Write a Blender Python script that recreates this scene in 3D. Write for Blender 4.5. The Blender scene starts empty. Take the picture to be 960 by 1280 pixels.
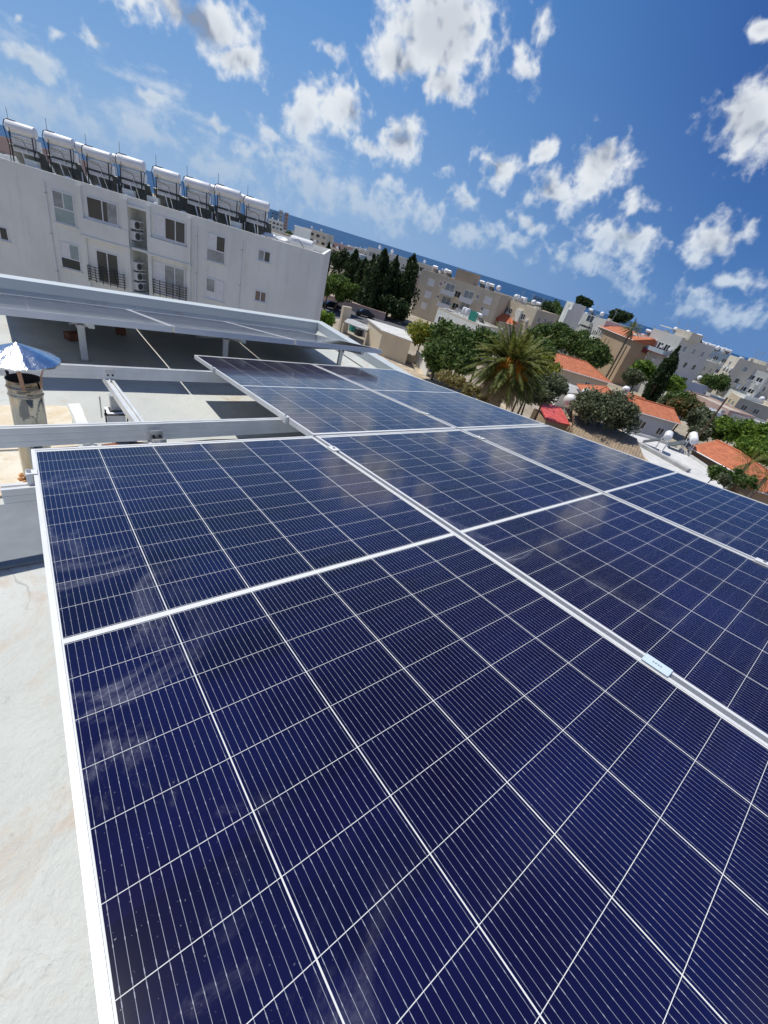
import bpy, bmesh, math, random
import numpy as np
from mathutils import Vector, Matrix
random.seed(7); rng = np.random.default_rng(7)
S = bpy.context.scene
COL = S.collection
RAD = math.radians
# ---------------------------------------------------------------- camera, sky, sun, exposure
F_PX = 515.728
CAM = np.array([0.04758013, -1.72075122, 0.91190763])
RW = np.array([[0.77746705,-0.57562175,0.25338624],[-0.15355568,-0.56443139,-0.81107204],[0.60988985,0.59167292,-0.52721680]])      # rows: camera right, down, forward in world axes
cd = bpy.data.cameras.new('camera'); cam = bpy.data.objects.new('camera', cd); COL.objects.link(cam)
cd.sensor_fit = 'VERTICAL'; cd.sensor_height = 36; cd.sensor_width = 27
cd.lens = F_PX / 1280 * 36; cd.clip_start = .02; cd.clip_end = 90000
m = Matrix.Identity(4)
for i in range(3):
    m[i][0] = RW[0][i]; m[i][1] = -RW[1][i]; m[i][2] = -RW[2][i]; m[i][3] = CAM[i]
cam.matrix_world = m
S.camera = cam
S.render.resolution_x = 768; S.render.resolution_y = 1024
S.view_settings.view_transform = 'Standard'; S.view_settings.look = 'None'
S.view_settings.gamma = 1; S.view_settings.use_curve_mapping = False
S.view_settings.exposure = 0.0
SUN_AZ, SUN_EL = RAD(-22), RAD(65)
sl = bpy.data.lights.new('sun', 'SUN'); sl.energy = 4.2; sl.angle = RAD(.53); sl.color = (1, .965, .90)
so = bpy.data.objects.new('sun', sl); COL.objects.link(so)
sdir = Vector((math.sin(SUN_AZ)*math.cos(SUN_EL), math.cos(SUN_AZ)*math.cos(SUN_EL), math.sin(SUN_EL)))
so.rotation_euler = sdir.to_track_quat('Z', 'Y').to_euler(); so.location = sdir*60

def ray(u, v):
    d = RW.T @ np.array([(u-480)/F_PX, (v-640)/F_PX, 1.]); return d/np.linalg.norm(d)
def at(u, v, D):            # point seen at photo pixel (u, v), D metres away horizontally
    d = ray(u, v); return CAM + d*D/math.hypot(d[0], d[1])
def atz(u, v, z):           # the same, on the level plane z
    d = ray(u, v); return CAM + d*(z-CAM[2])/d[2]

# ---- tiny node toolkit
class NT:
    def __init__(s, tree): s.t = tree; s.n = tree.nodes; s.l = tree.links
    def node(s, kind, **kw):
        nd = s.n.new(kind)
        for k, v in kw.items(): setattr(nd, k, v)
        return nd
    def put(s, inp, v):
        if hasattr(v, 'is_output'): s.l.new(v, inp)
        elif v is not None: inp.default_value = v
    def math(s, op, a, b=None, c=None, clamp=False):
        nd = s.n.new('ShaderNodeMath'); nd.operation = op; nd.use_clamp = clamp
        s.put(nd.inputs[0], a)
        if b is not None: s.put(nd.inputs[1], b)
        if c is not None: s.put(nd.inputs[2], c)
        return nd.outputs[0]
    def vmath(s, op, a, b=None):
        nd = s.n.new('ShaderNodeVectorMath'); nd.operation = op
        s.put(nd.inputs[0], a)
        if b is not None: s.put(nd.inputs[1], b)
        return nd.outputs['Value'] if op in ('DOT_PRODUCT', 'LENGTH') else nd.outputs[0]
    def mix(s, f, a, b, blend='MIX'):
        nd = s.n.new('ShaderNodeMix'); nd.data_type = 'RGBA'; nd.blend_type = blend; nd.clamp_factor = True
        s.put(nd.inputs[0], f); s.put(nd.inputs[6], c4(a)); s.put(nd.inputs[7], c4(b)); return nd.outputs[2]
    def noise(s, vec, scale, detail=4, rough=.55, dist=0, out=0):
        nd = s.n.new('ShaderNodeTexNoise')
        if vec is not None: s.put(nd.inputs['Vector'], vec)
        nd.inputs['Scale'].default_value = scale; nd.inputs['Detail'].default_value = detail
        nd.inputs['Roughness'].default_value = rough; nd.inputs['Distortion'].default_value = dist
        return nd.outputs[out]
    def ramp(s, f, lo, hi, a=0., b=1., smooth=True):
        nd = s.n.new('ShaderNodeMapRange'); nd.interpolation_type = 'SMOOTHSTEP' if smooth else 'LINEAR'; nd.clamp = True if not smooth else nd.clamp
        s.put(nd.inputs[0], f); nd.inputs[1].default_value = lo; nd.inputs[2].default_value = hi
        nd.inputs[3].default_value = a; nd.inputs[4].default_value = b; return nd.outputs[0]
    def sep(s, v):
        nd = s.n.new('ShaderNodeSeparateXYZ'); s.put(nd.inputs[0], v); return nd.outputs
    def comb(s, x, y, z):
        nd = s.n.new('ShaderNodeCombineXYZ'); s.put(nd.inputs[0], x); s.put(nd.inputs[1], y); s.put(nd.inputs[2], z); return nd.outputs[0]
def c4(c): return (*c, 1.) if isinstance(c, (tuple, list)) and len(c) == 3 else c

# ---- sky: Nishita air with fair-weather cumulus laid out by direction
W = bpy.data.worlds.new('World'); S.world = W; W.use_nodes = True
w = NT(W.node_tree); w.n.clear()
sky = w.node('ShaderNodeTexSky', sky_type='NISHITA', sun_disc=False, sun_elevation=SUN_EL, sun_rotation=SUN_AZ,
             altitude=60, air_density=1.0, dust_density=.35, ozone_density=3.2)
D = w.node('ShaderNodeTexCoord').outputs['Generated']
sx, sy, sz = w.sep(D)[0:3]
hs = w.node('ShaderNodeHueSaturation'); hs.inputs['Saturation'].default_value = 1.1; hs.inputs['Value'].default_value = .78
w.l.new(sky.outputs[0], hs.inputs['Color'])
# cloud blobs: photo pixel centre, half length, half width, angle (deg, down positive), thickness
BL = [(215,-10,60,30,20,.9),(238,22,100,44,28,1.),(300,78,46,26,22,1.),(175,2,40,14,30,.8),(125,58,30,14,38,.8),(18,28,10,7,20,.6),(75,47,12,8,35,.6),(190,118,34,8,22,.6),
 (40,78,52,14,30,.7),(275,155,22,11,40,.7),(410,68,17,10,30,.6),(376,146,19,30,5,.8),(436,140,36,30,55,.9),(500,170,36,34,20,.9),(460,185,30,18,25,.7),
 (548,45,72,62,20,1.35),(500,80,46,34,35,1.),(560,105,44,26,20,1.),(655,82,11,24,-10,.5),(620,212,29,30,-20,.85),
 (752,203,38,36,-15,.95),(735,230,18,22,60,.6),(672,192,17,15,-20,.7),(690,238,36,26,25,.9),(672,278,25,13,15,.8),(578,253,21,13,15,.8),
 (795,256,24,16,-15,.6),(780,300,50,26,10,.85),(897,298,46,30,-8,.95),(935,150,62,46,-50,1.1),(955,40,26,16,-20,.8),
 (385,218,62,26,35,.7),(300,188,26,10,40,.5),(345,170,20,8,35,.5),(470,262,60,18,28,.6),(560,285,60,18,20,.6),(640,300,50,16,15,.5),
 (740,335,70,20,15,.5),(830,365,60,16,10,.4),(890,385,60,14,12,.35),(930,350,40,12,5,.35),(180,160,80,18,25,.5),(60,140,80,24,22,.55),
 (260,210,80,20,24,.45),(480,232,14,8,20,.4),(555,218,10,6,0,.4),(680,20,6,20,5,.3)]
warp = w.noise(D, 7.5, 4, .65, 0, 1)
Dw = w.vmath('ADD', D, w.vmath('MULTIPLY', w.vmath('SUBTRACT', warp, (.5,.5,.5)), (.07,.07,.07)))
best = None
for (u, v, a, b, ang, th) in BL:
    a *= 1.06; b *= 1.08; c = ray(u, v); ca, sa = math.cos(RAD(ang)), math.sin(RAD(ang))
    e1 = ray(u+a*ca, v+a*sa); e1 = e1 - c*(e1@c); e2 = ray(u-b*sa, v+b*ca); e2 = e2 - c*(e2@c)
    n1, n2 = np.linalg.norm(e1), np.linalg.norm(e2)
    # dual basis in the tangent plane
    G = np.array([[e1@e1, e1@e2],[e1@e2, e2@e2]]); Gi = np.linalg.inv(G)
    A = Gi[0,0]*e1 + Gi[0,1]*e2; B = Gi[1,0]*e1 + Gi[1,1]*e2
    q = w.comb(w.vmath('DOT_PRODUCT', Dw, tuple(A)), w.vmath('DOT_PRODUCT', Dw, tuple(B)), 0.)
    r = w.vmath('LENGTH', q)
    val = w.math('MULTIPLY_ADD', r, -th, th)
    front = w.math('GREATER_THAN', w.vmath('DOT_PRODUCT', D, tuple(c)), .4)
    val = w.math('MULTIPLY', w.math('ADD', val, 3.), front)
    best = val if best is None else w.math('MAXIMUM', best, val)
best = w.math('SUBTRACT', best, 3.)
# general cumulus for the rest of the sky (seen mirrored in the panels and from other sides)
pl = w.vmath('DIVIDE', D, w.comb(w.math('MAXIMUM', sz, .06), w.math('MAXIMUM', sz, .06), w.math('MAXIMUM', sz, .06)))
gen = w.noise(pl, 1.15, 5, .55, .2)
vx = w.vmath('DOT_PRODUCT', D, tuple(ray(480, 170)))
outside = w.ramp(vx, .50, .36)
gen = w.math('MULTIPLY_ADD', w.math('SUBTRACT', gen, .515), 5., w.math('MULTIPLY', w.math('SUBTRACT', outside, 1.), 3.))
# thin bank low over the sea
band = w.noise(w.vmath('MULTIPLY', D, (7., 7., 26.)), 1., 6, .6, .3)
bandm = w.math('MULTIPLY', w.ramp(sz, .015, .05), w.ramp(sz, .24, .10))
lowb = w.math('MULTIPLY_ADD', w.math('SUBTRACT', band, .44), 2.3, w.math('MULTIPLY', w.math('SUBTRACT', bandm, 1.), 2.))
lowb = w.math('MINIMUM', w.math('SUBTRACT', lowb, w.ramp(sx, .30, .80, 0., .5)), .44)
bn = w.noise(D, 11., 2.5, .5, .35)
billow = w.math('SUBTRACT', .13, w.math('ABSOLUTE', w.math('SUBTRACT', bn, .5)))
bn2 = w.noise(D, 27., 2., .5, .3)
billow = w.math('ADD', w.math('MULTIPLY', billow, 2.6), w.math('MULTIPLY', w.math('SUBTRACT', .11, w.math('ABSOLUTE', w.math('SUBTRACT', bn2, .5))), 1.7))
f1 = w.noise(D, 14., 6, .6, .1); f2 = w.noise(D, 60., 3.5, .6)
det = w.math('ADD', w.math('MULTIPLY', w.math('SUBTRACT', f1, .5), 1.9), w.math('ADD', w.math('MULTIPLY', w.math('SUBTRACT', f2, .5), .85), w.math('MULTIPLY', billow, 1.0)))
dens = w.math('MAXIMUM', w.math('ADD', best, det), w.math('MAXIMUM', w.math('ADD', gen, w.math('MULTIPLY', det, .6)), w.math('ADD', lowb, w.math('MULTIPLY', det, .4))))
alpha = w.math('POWER', w.ramp(dens, .08, .86), 1.1)
thick = w.ramp(w.math('ADD', best, w.math('MULTIPLY', w.math('SUBTRACT', f1, .5), .6)), .25, 1.0)
puff = w.math('ADD', w.math('MULTIPLY', billow, 1.1), w.math('MULTIPLY', w.math('SUBTRACT', f1, .5), 1.2))
shade = w.math('MULTIPLY', w.math('MULTIPLY_ADD', thick, 1.15, .14), w.ramp(puff, .40, -.20, .30, 1.05))
ccol = w.mix(shade, (8.4, 8.8, 9.2), (2.6, 3.1, 4.1))
lowc = w.mix(w.ramp(sz, .20, .0), ccol, (3.9, 5.2, 7.0))
# clear air: the Nishita sky graded towards the deep blue of a dry Mediterranean noon
toward = w.ramp(w.vmath('DOT_PRODUCT', D, tuple(ray(40, 40))), .35, 1.0)
hi = w.mix(toward, (.20, .82, 3.3), (1.05, 2.9, 6.6))
lo = w.mix(toward, (.85, 2.5, 5.9), (2.9, 4.7, 7.4))
air = w.mix(w.math('POWER', w.ramp(sz, .42, -.04, smooth=False), 1.5), hi, lo)
zen = w.mix(w.ramp(sz, .4, .9), air, (.35, 1.1, 3.4))
base = w.mix(.12, zen, hs.outputs[0])
fin = w.mix(w.math('MULTIPLY', alpha, .97), base, lowc)
bg = w.node('ShaderNodeBackground'); bg.inputs['Strength'].default_value = .1
w.l.new(fin, bg.inputs['Color'])
w.l.new(bg.outputs[0], w.node('ShaderNodeOutputWorld').inputs[0])

# ---------------------------------------------------------------- materials
def mat(name):
    m = bpy.data.materials.new(name); m.use_nodes = True; t = NT(m.node_tree)
    b = t.n['Principled BSDF']; return m, t, b
def bump(t, b, h, strength=.3, dist=.01):
    nd = t.node('ShaderNodeBump'); nd.inputs['Strength'].default_value = strength; nd.inputs['Distance'].default_value = dist
    t.put(nd.inputs['Height'], h); t.l.new(nd.outputs[0], b.inputs['Normal'])
def obco(t): return t.node('ShaderNodeTexCoord').outputs['Object']
def poco(t): return t.node('ShaderNodeNewGeometry').outputs['Position']
def plain(name, col, rough=.6, metal=0., var=.12, scale=3., spec=.5, bmp=0.):
    m, t, b = mat(name); p = poco(t)
    n = t.noise(p, scale, 6, .6)
    dark = tuple(c*(1-var) for c in col); lite = tuple(min(1, c*(1+var)) for c in col)
    t.put(b.inputs['Base Color'], t.mix(t.ramp(n, .3, .7), dark, lite))
    b.inputs['Roughness'].default_value = rough; b.inputs['Metallic'].default_value = metal
    b.inputs['Specular IOR Level'].default_value = spec
    if bmp: bump(t, b, n, bmp, .02)
    return m
def wallmat(name, col, stain=(.35,.30,.24), amt=.25):
    m, t, b = mat(name); p = poco(t)
    n1 = t.noise(p, .35, 5, .6); n2 = t.noise(t.vmath('MULTIPLY', p, (2.4, 2.4, .25)), 1., 5, .6)
    k = t.math('MULTIPLY', t.ramp(n2, .5, .8), amt)
    base = t.mix(t.ramp(n1, .3, .7), tuple(c*.92 for c in col), tuple(min(1, c*1.04) for c in col))
    t.put(b.inputs['Base Color'], t.mix(k, base, stain)); b.inputs['Roughness'].default_value = .85
    b.inputs['Specular IOR Level'].default_value = .25
    return m
def foliage(name, dark, mid, lite, rough=.6):
    m, t, b = mat(name); g = t.node('ShaderNodeNewGeometry')
    r = g.outputs['Random Per Island']; n = t.noise(g.outputs['Position'], .9, 3)
    k = t.math('MULTIPLY_ADD', n, .9, t.math('MULTIPLY', r, .55)); 
    c = t.mix(t.ramp(k, .35, .72), dark, mid); c = t.mix(t.ramp(k, .72, 1.05), c, lite)
    t.put(b.inputs['Base Color'], c); b.inputs['Roughness'].default_value = rough; b.inputs['Specular IOR Level'].default_value = .3
    tr = t.node('ShaderNodeBsdfTranslucent'); t.put(tr.inputs[0], c)
    mx = t.node('ShaderNodeMixShader'); mx.inputs[0].default_value = .36
    t.l.new(b.outputs[0], mx.inputs[1]); t.l.new(tr.outputs[0], mx.inputs[2]); t.l.new(mx.outputs[0], t.n['Material Output'].inputs[0])
    return m
def tilemat(name, col, pitch=.3):
    m, t, b = mat(name); uv = t.node('ShaderNodeUVMap').outputs[0]; u, v = t.sep(uv)[0:2]
    ru = t.math('ABSOLUTE', t.math('SUBTRACT', t.math('FRACT', t.math('DIVIDE', u, pitch*.8)), .5))
    rv = t.math('FRACT', t.math('DIVIDE', v, pitch))
    n = t.noise(uv, 1.3, 6, .65); cellid = t.node('ShaderNodeTexWhiteNoise')
    t.put(cellid.inputs[0], t.vmath('FLOOR', t.comb(t.math('DIVIDE', u, pitch*.8), t.math('DIVIDE', v, pitch), 0.)))
    c = t.mix(t.ramp(n, .3, .72), tuple(x*.72 for x in col), tuple(min(1, x*1.15) for x in col))
    c = t.mix(t.math('MULTIPLY', cellid.outputs[0], .4), c, tuple(x*.55 for x in col))
    c = t.mix(t.math('MULTIPLY', t.ramp(t.noise(uv, 3.2, 5, .7), .58, .75), .5), c, (.16,.11,.08))
    t.put(b.inputs['Base Color'], c); b.inputs['Roughness'].default_value = .8
    h = t.math('ADD', t.math('MULTIPLY', ru, 1.6), t.math('MULTIPLY', rv, -.6)); bump(t, b, h, .9, .07)
    return m

M = {}
def lib():
    M['alu'] = plain('brushed_aluminium', (.76,.76,.73), .45, .45, .06, 9)
    M['frame'] = plain('anodised_frame', (.72,.72,.70), .45, .15, .04, 8)
    M['steel'] = plain('galvanised_steel', (.48,.49,.50), .42, .85, .15, 14)
    M['dark_metal'] = plain('dark_metal', (.05,.05,.055), .5, .6, .2, 8)
    M['black'] = plain('black_rubber', (.02,.02,.022), .7, 0, .2)
    M['backsheet'] = plain('white_backsheet', (.45,.46,.48), .6, 0, .05)
    M['concrete'] = plain('grey_concrete', (.42,.41,.39), .9, 0, .18, 6, .3, .3)
    M['white_block'] = plain('white_block', (.74,.74,.73), .85, 0, .08, 9, .3, .3)
    M['brick'] = plain('brown_brick', (.22,.09,.05), .85, 0, .3, 20, .3, .5)
    M['asphalt'] = plain('asphalt', (.11,.11,.115), .9, 0, .2, 1.5, .3)
    M['white'] = wallmat('white_render', (.82,.825,.755), (.50,.49,.44), .34)
    M['parapet_paint'] = wallmat('parapet_paint', (.50,.55,.565), (.42,.42,.42), .2); M['cream'] = wallmat('cream_render', (.68,.62,.50)); M['beige'] = wallmat('beige_render', (.64,.56,.42))
    M['tan'] = wallmat('tan_render', (.50,.40,.28)); M['grey'] = wallmat('grey_render', (.62,.62,.57))
    M['pale_blue'] = wallmat('pale_blue_render', (.42,.50,.55)); M['stone'] = wallmat('stone_render', (.42,.31,.20))
    M['pinkish'] = wallmat('pinkish_render', (.52,.38,.33)); M['bluewall'] = wallmat('blue_white_render', (.60,.64,.70))
    M['roofgrey'] = plain('flat_roof_grey', (.42,.42,.41), .9, 0, .2, .8)
    M['roofwhite'] = plain('flat_roof_white', (.60,.59,.56), .85, 0, .10, .9)
    M['roofbeige'] = plain('flat_roof_beige', (.46,.41,.34), .9, 0, .2, .8)
    M['red'] = tilemat('red_clay_tiles', (.62,.17,.07)); M['orange'] = tilemat('orange_clay_tiles', (.60,.19,.085))
    M['stonetile'] = tilemat('weathered_stone_tiles', (.36,.27,.18), .36)
    M['redsheet'] = plain('red_sheet', (.60,.10,.09), .55, 0, .2, 2.)
    M['burgundy'] = plain('burgundy_paint', (.20,.035,.04), .6)
    M['glassdark'] = plain('window_glass', (.035,.045,.05), .08, 0, .3, .8, .8)
    M['glasslite'] = plain('frosted_glass', (.34,.42,.40), .3, 0, .15, 1.5)
    M['shutter'] = plain('white_shutter', (.78,.78,.76), .6, 0, .06, 4)
    M['wood_shutter'] = plain('brown_shutter', (.24,.18,.14), .7, 0, .15, 4)
    M['curtain'] = plain('curtain_behind_glass', (.30,.32,.31), .25, 0, .25, 2., .8)
    M['enamel'] = plain('white_enamel', (.80,.80,.79), .35, 0, .04, 3)
    M['collector'] = plain('collector_back', (.12,.13,.12), .45, .3, .3, 3)
    M['green_cloth'] = plain('green_cloth', (.03,.26,.20), .8, 0, .15)
    M['blue_glass'] = plain('blue_cladding', (.10,.26,.45), .25, .1, .25, .4)
    M['teal'] = plain('teal_cladding', (.12,.36,.38), .4, 0, .2, .4)
    M['blue_sheet'] = plain('blue_sheet', (.22,.36,.62), .5, 0, .3, 1.)
    M['bark'] = plain('bark', (.13,.095,.065), .9, 0, .3, 5, .2, .6)
    M['palm_bark'] = plain('palm_bark', (.24,.19,.14), .9, 0, .35, 9, .2, .8)
    M['carpaint'] = plain('dark_car_paint', (.02,.025,.03), .15, .3, .1, 2, .6)
    M['carwhite'] = plain('white_car_paint', (.75,.75,.75), .2, 0, .03, 2, .6)
    M['pine'] = foliage('pine_needles', (.035,.07,.012), (.10,.17,.03), (.20,.27,.06))
    M['cypress'] = foliage('cypress_foliage', (.012,.028,.011), (.033,.062,.02), (.08,.11,.035))
    M['dark_leaf'] = foliage('dark_leaves', (.025,.058,.013), (.08,.14,.03), (.18,.24,.07))
    M['yellow_leaf'] = foliage('yellow_green_leaves', (.06,.10,.012), (.20,.24,.03), (.42,.38,.05))
    M['bright_leaf'] = foliage('bright_green_leaves', (.03,.08,.01), (.12,.22,.025), (.30,.40,.06))
    M['olive_leaf'] = foliage('olive_leaves', (.055,.07,.035), (.14,.165,.085), (.27,.30,.18))
    M['dry_leaf'] = foliage('dry_hedge_leaves', (.12,.10,.04), (.28,.24,.09), (.45,.40,.18))
    M['red_leaf'] = foliage('reddish_leaves', (.05,.05,.02), (.12,.13,.04), (.26,.14,.05))
    M['frond'] = foliage('palm_leaflets', (.035,.055,.008), (.12,.15,.025), (.33,.31,.09))
    M['dry_frond'] = foliage('dry_palm_leaflets', (.12,.10,.05), (.28,.22,.11), (.42,.34,.2))
    M['fruit'] = foliage('orange_date_strands', (.45,.15,.015), (.72,.27,.02), (.85,.42,.06))
lib()

# ---- roof membrane of our own building
def roof_material():
    m, t, b = mat('painted_roof_membrane'); p = poco(t)
    n1 = t.noise(p, 1.1, 6, .6); n2 = t.noise(p, 6., 8, .65, .4); n3 = t.noise(p, 40., 5, .6); n4 = t.noise(p, 2.3, 5, .7, .8)
    c = t.mix(t.ramp(n1, .3, .7), (.47,.485,.45), (.57,.585,.545))
    c = t.mix(t.math('MULTIPLY', t.ramp(n4, .54, .68), .7), c, (.50,.41,.32))
    c = t.mix(t.math('MULTIPLY', t.ramp(n2, .60, .72), .35), c, (.42,.37,.31))
    c = t.mix(t.math('MULTIPLY', t.ramp(n3, .66, .74), .45), c, (.28,.26,.24))
    wv = t.node('ShaderNodeTexVoronoi', feature='DISTANCE_TO_EDGE'); t.put(wv.inputs['Vector'], t.vmath('ADD', p, t.vmath('MULTIPLY', t.noise(p, 3., 3, .5, 0, 1), (.35,.35,.35)))); wv.inputs['Scale'].default_value = 1.2
    crack = t.math('MULTIPLY', t.ramp(wv.outputs[0], .006, .0), t.ramp(n1, .5, .6))
    c = t.mix(t.math('MULTIPLY', crack, .55), c, (.25,.23,.2))
    t.put(b.inputs['Base Color'], c); b.inputs['Roughness'].default_value = .62
    h = t.math('ADD', t.math('MULTIPLY', n2, .9), t.math('MULTIPLY', n3, .25)); flake = t.ramp(t.noise(p, 9., 6, .7, 1.2), .50, .53); h = t.math('ADD', h, t.math('MULTIPLY', flake, .022)); bump(t, b, h, .75, .018)
    return m
M['membrane'] = roof_material()
def patch_material():
    m, t, b = mat('bare_screed_patch'); p = poco(t); n = t.noise(p, 5., 7, .65, .5); n2 = t.noise(p, 22., 4)
    c = t.mix(t.ramp(n, .35, .66), (.64,.53,.36), (.74,.68,.55)); c = t.mix(t.math('MULTIPLY', t.ramp(n2, .55, .7), .4), c, (.5,.36,.22))
    t.put(b.inputs['Base Color'], c); b.inputs['Roughness'].default_value = .8; bump(t, b, n2, .3, .006); return m
M['patch'] = patch_material()

# ---- photovoltaic glass: six cell columns, two blocks of eleven half cells, sixteen wires a column
PW, PL_ = 1.134, 2.094
def pv_material():
    m, t, b = mat('pv_cells_under_glass'); o = obco(t); x, y, z = t.sep(o)[0:3]
    cp, rp = .1846, .0919
    u = t.math('DIVIDE', t.math('SUBTRACT', x, PW/2), cp)
    fu = t.math('SUBTRACT', t.math('FRACT', t.math('ADD', u, .5)), .5)
    dcol = t.math('MULTIPLY', t.math('ABSOLUTE', fu), cp)
    ay = t.math('ABSOLUTE', t.math('SUBTRACT', y, PL_/2))
    v = t.math('DIVIDE', t.math('SUBTRACT', ay, .010), rp)
    fv = t.math('SUBTRACT', t.math('FRACT', t.math('ADD', v, .5)), .5)
    drow = t.math('MULTIPLY', t.math('ABSOLUTE', fv), rp)
    col = t.math('LESS_THAN', dcol, .00105); row = t.math('LESS_THAN', drow, .00045)
    edge = t.math('MAXIMUM', t.math('LESS_THAN', ay, .0072), t.math('GREATER_THAN', ay, .010+11*rp-.0005))
    side = t.math('GREATER_THAN', t.math('ABSOLUTE', t.math('SUBTRACT', x, PW/2)), 3*cp)
    white = t.math('MAXIMUM', t.math('MAXIMUM', col, row), t.math('MAXIMUM', edge, side))
    fw = t.math('SUBTRACT', t.math('FRACT', t.math('MULTIPLY', u, 16.)), .5)
    dw = t.math('MULTIPLY', t.math('ABSOLUTE', fw), cp/16)
    pad = t.math('LESS_THAN', t.math('ABSOLUTE', t.math('SUBTRACT', drow, .0065)), .0028)
    mid = t.math('GREATER_THAN', drow, rp*.5-.0016)
    wid = t.math('MULTIPLY_ADD', t.math('MAXIMUM', pad, mid), .00022, .00025)
    wire = t.math('LESS_THAN', dw, wid)
    info = t.node('ShaderNodeObjectInfo')
    wn = t.node('ShaderNodeTexWhiteNoise'); wn.noise_dimensions = '4D'
    t.put(wn.inputs['Vector'], t.comb(t.math('FLOOR', u), t.math('FLOOR', t.math('DIVIDE', y, rp)), 0.)); t.put(wn.inputs['W'], info.outputs['Random'])
    cell = t.mix(wn.outputs[0], (.0022,.0009,.0145), (.0036,.0020,.027))
    pos = poco(t)
    cloudy = t.noise(pos, 1.4, 4, .6); cell = t.mix(t.math('MULTIPLY', t.ramp(cloudy, .46, .70), .45), cell, (.0070,.011,.075))
    c = t.mix(wire, cell, (.32,.33,.37)); c = t.mix(white, c, (.70,.70,.66))
    # dust and wipe marks lying on the glass
    d1 = t.noise(pos, 3.2, 7, .68, 1.2); d2 = t.noise(pos, 160., 3, .7)
    edgeL = t.ramp(x, .34, .02); rows = t.ramp(t.noise(pos, 1.1, 3), .42, .6)
    smear = t.math('MULTIPLY', t.ramp(d1, .52, .72), t.math('MULTIPLY', t.math('MULTIPLY_ADD', edgeL, .26, .007), t.math('MULTIPLY_ADD', t.ramp(d2, .3, .75), .8, .5)))
    speck = t.math('MULTIPLY', t.ramp(t.noise(pos, 260., 2, .5), .70, .78), t.math('MULTIPLY_ADD', edgeL, .22, .0))
    lum = t.math('ADD', smear, t.math('MULTIPLY', speck, rows), clamp=True)
    lum = t.math('ADD', lum, .002)
    c = t.mix(lum, c, (.52,.53,.58))
    t.put(b.inputs['Base Color'], c)
    t.put(b.inputs['Roughness'], t.math('MULTIPLY_ADD', lum, .5, .085))
    b.inputs['IOR'].default_value = 1.5; b.inputs['Specular IOR Level'].default_value = .5
    wob = t.noise(pos, 2.2, 2); bump(t, b, wob, .05, .01)
    return m
M['pv'] = pv_material()

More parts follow.
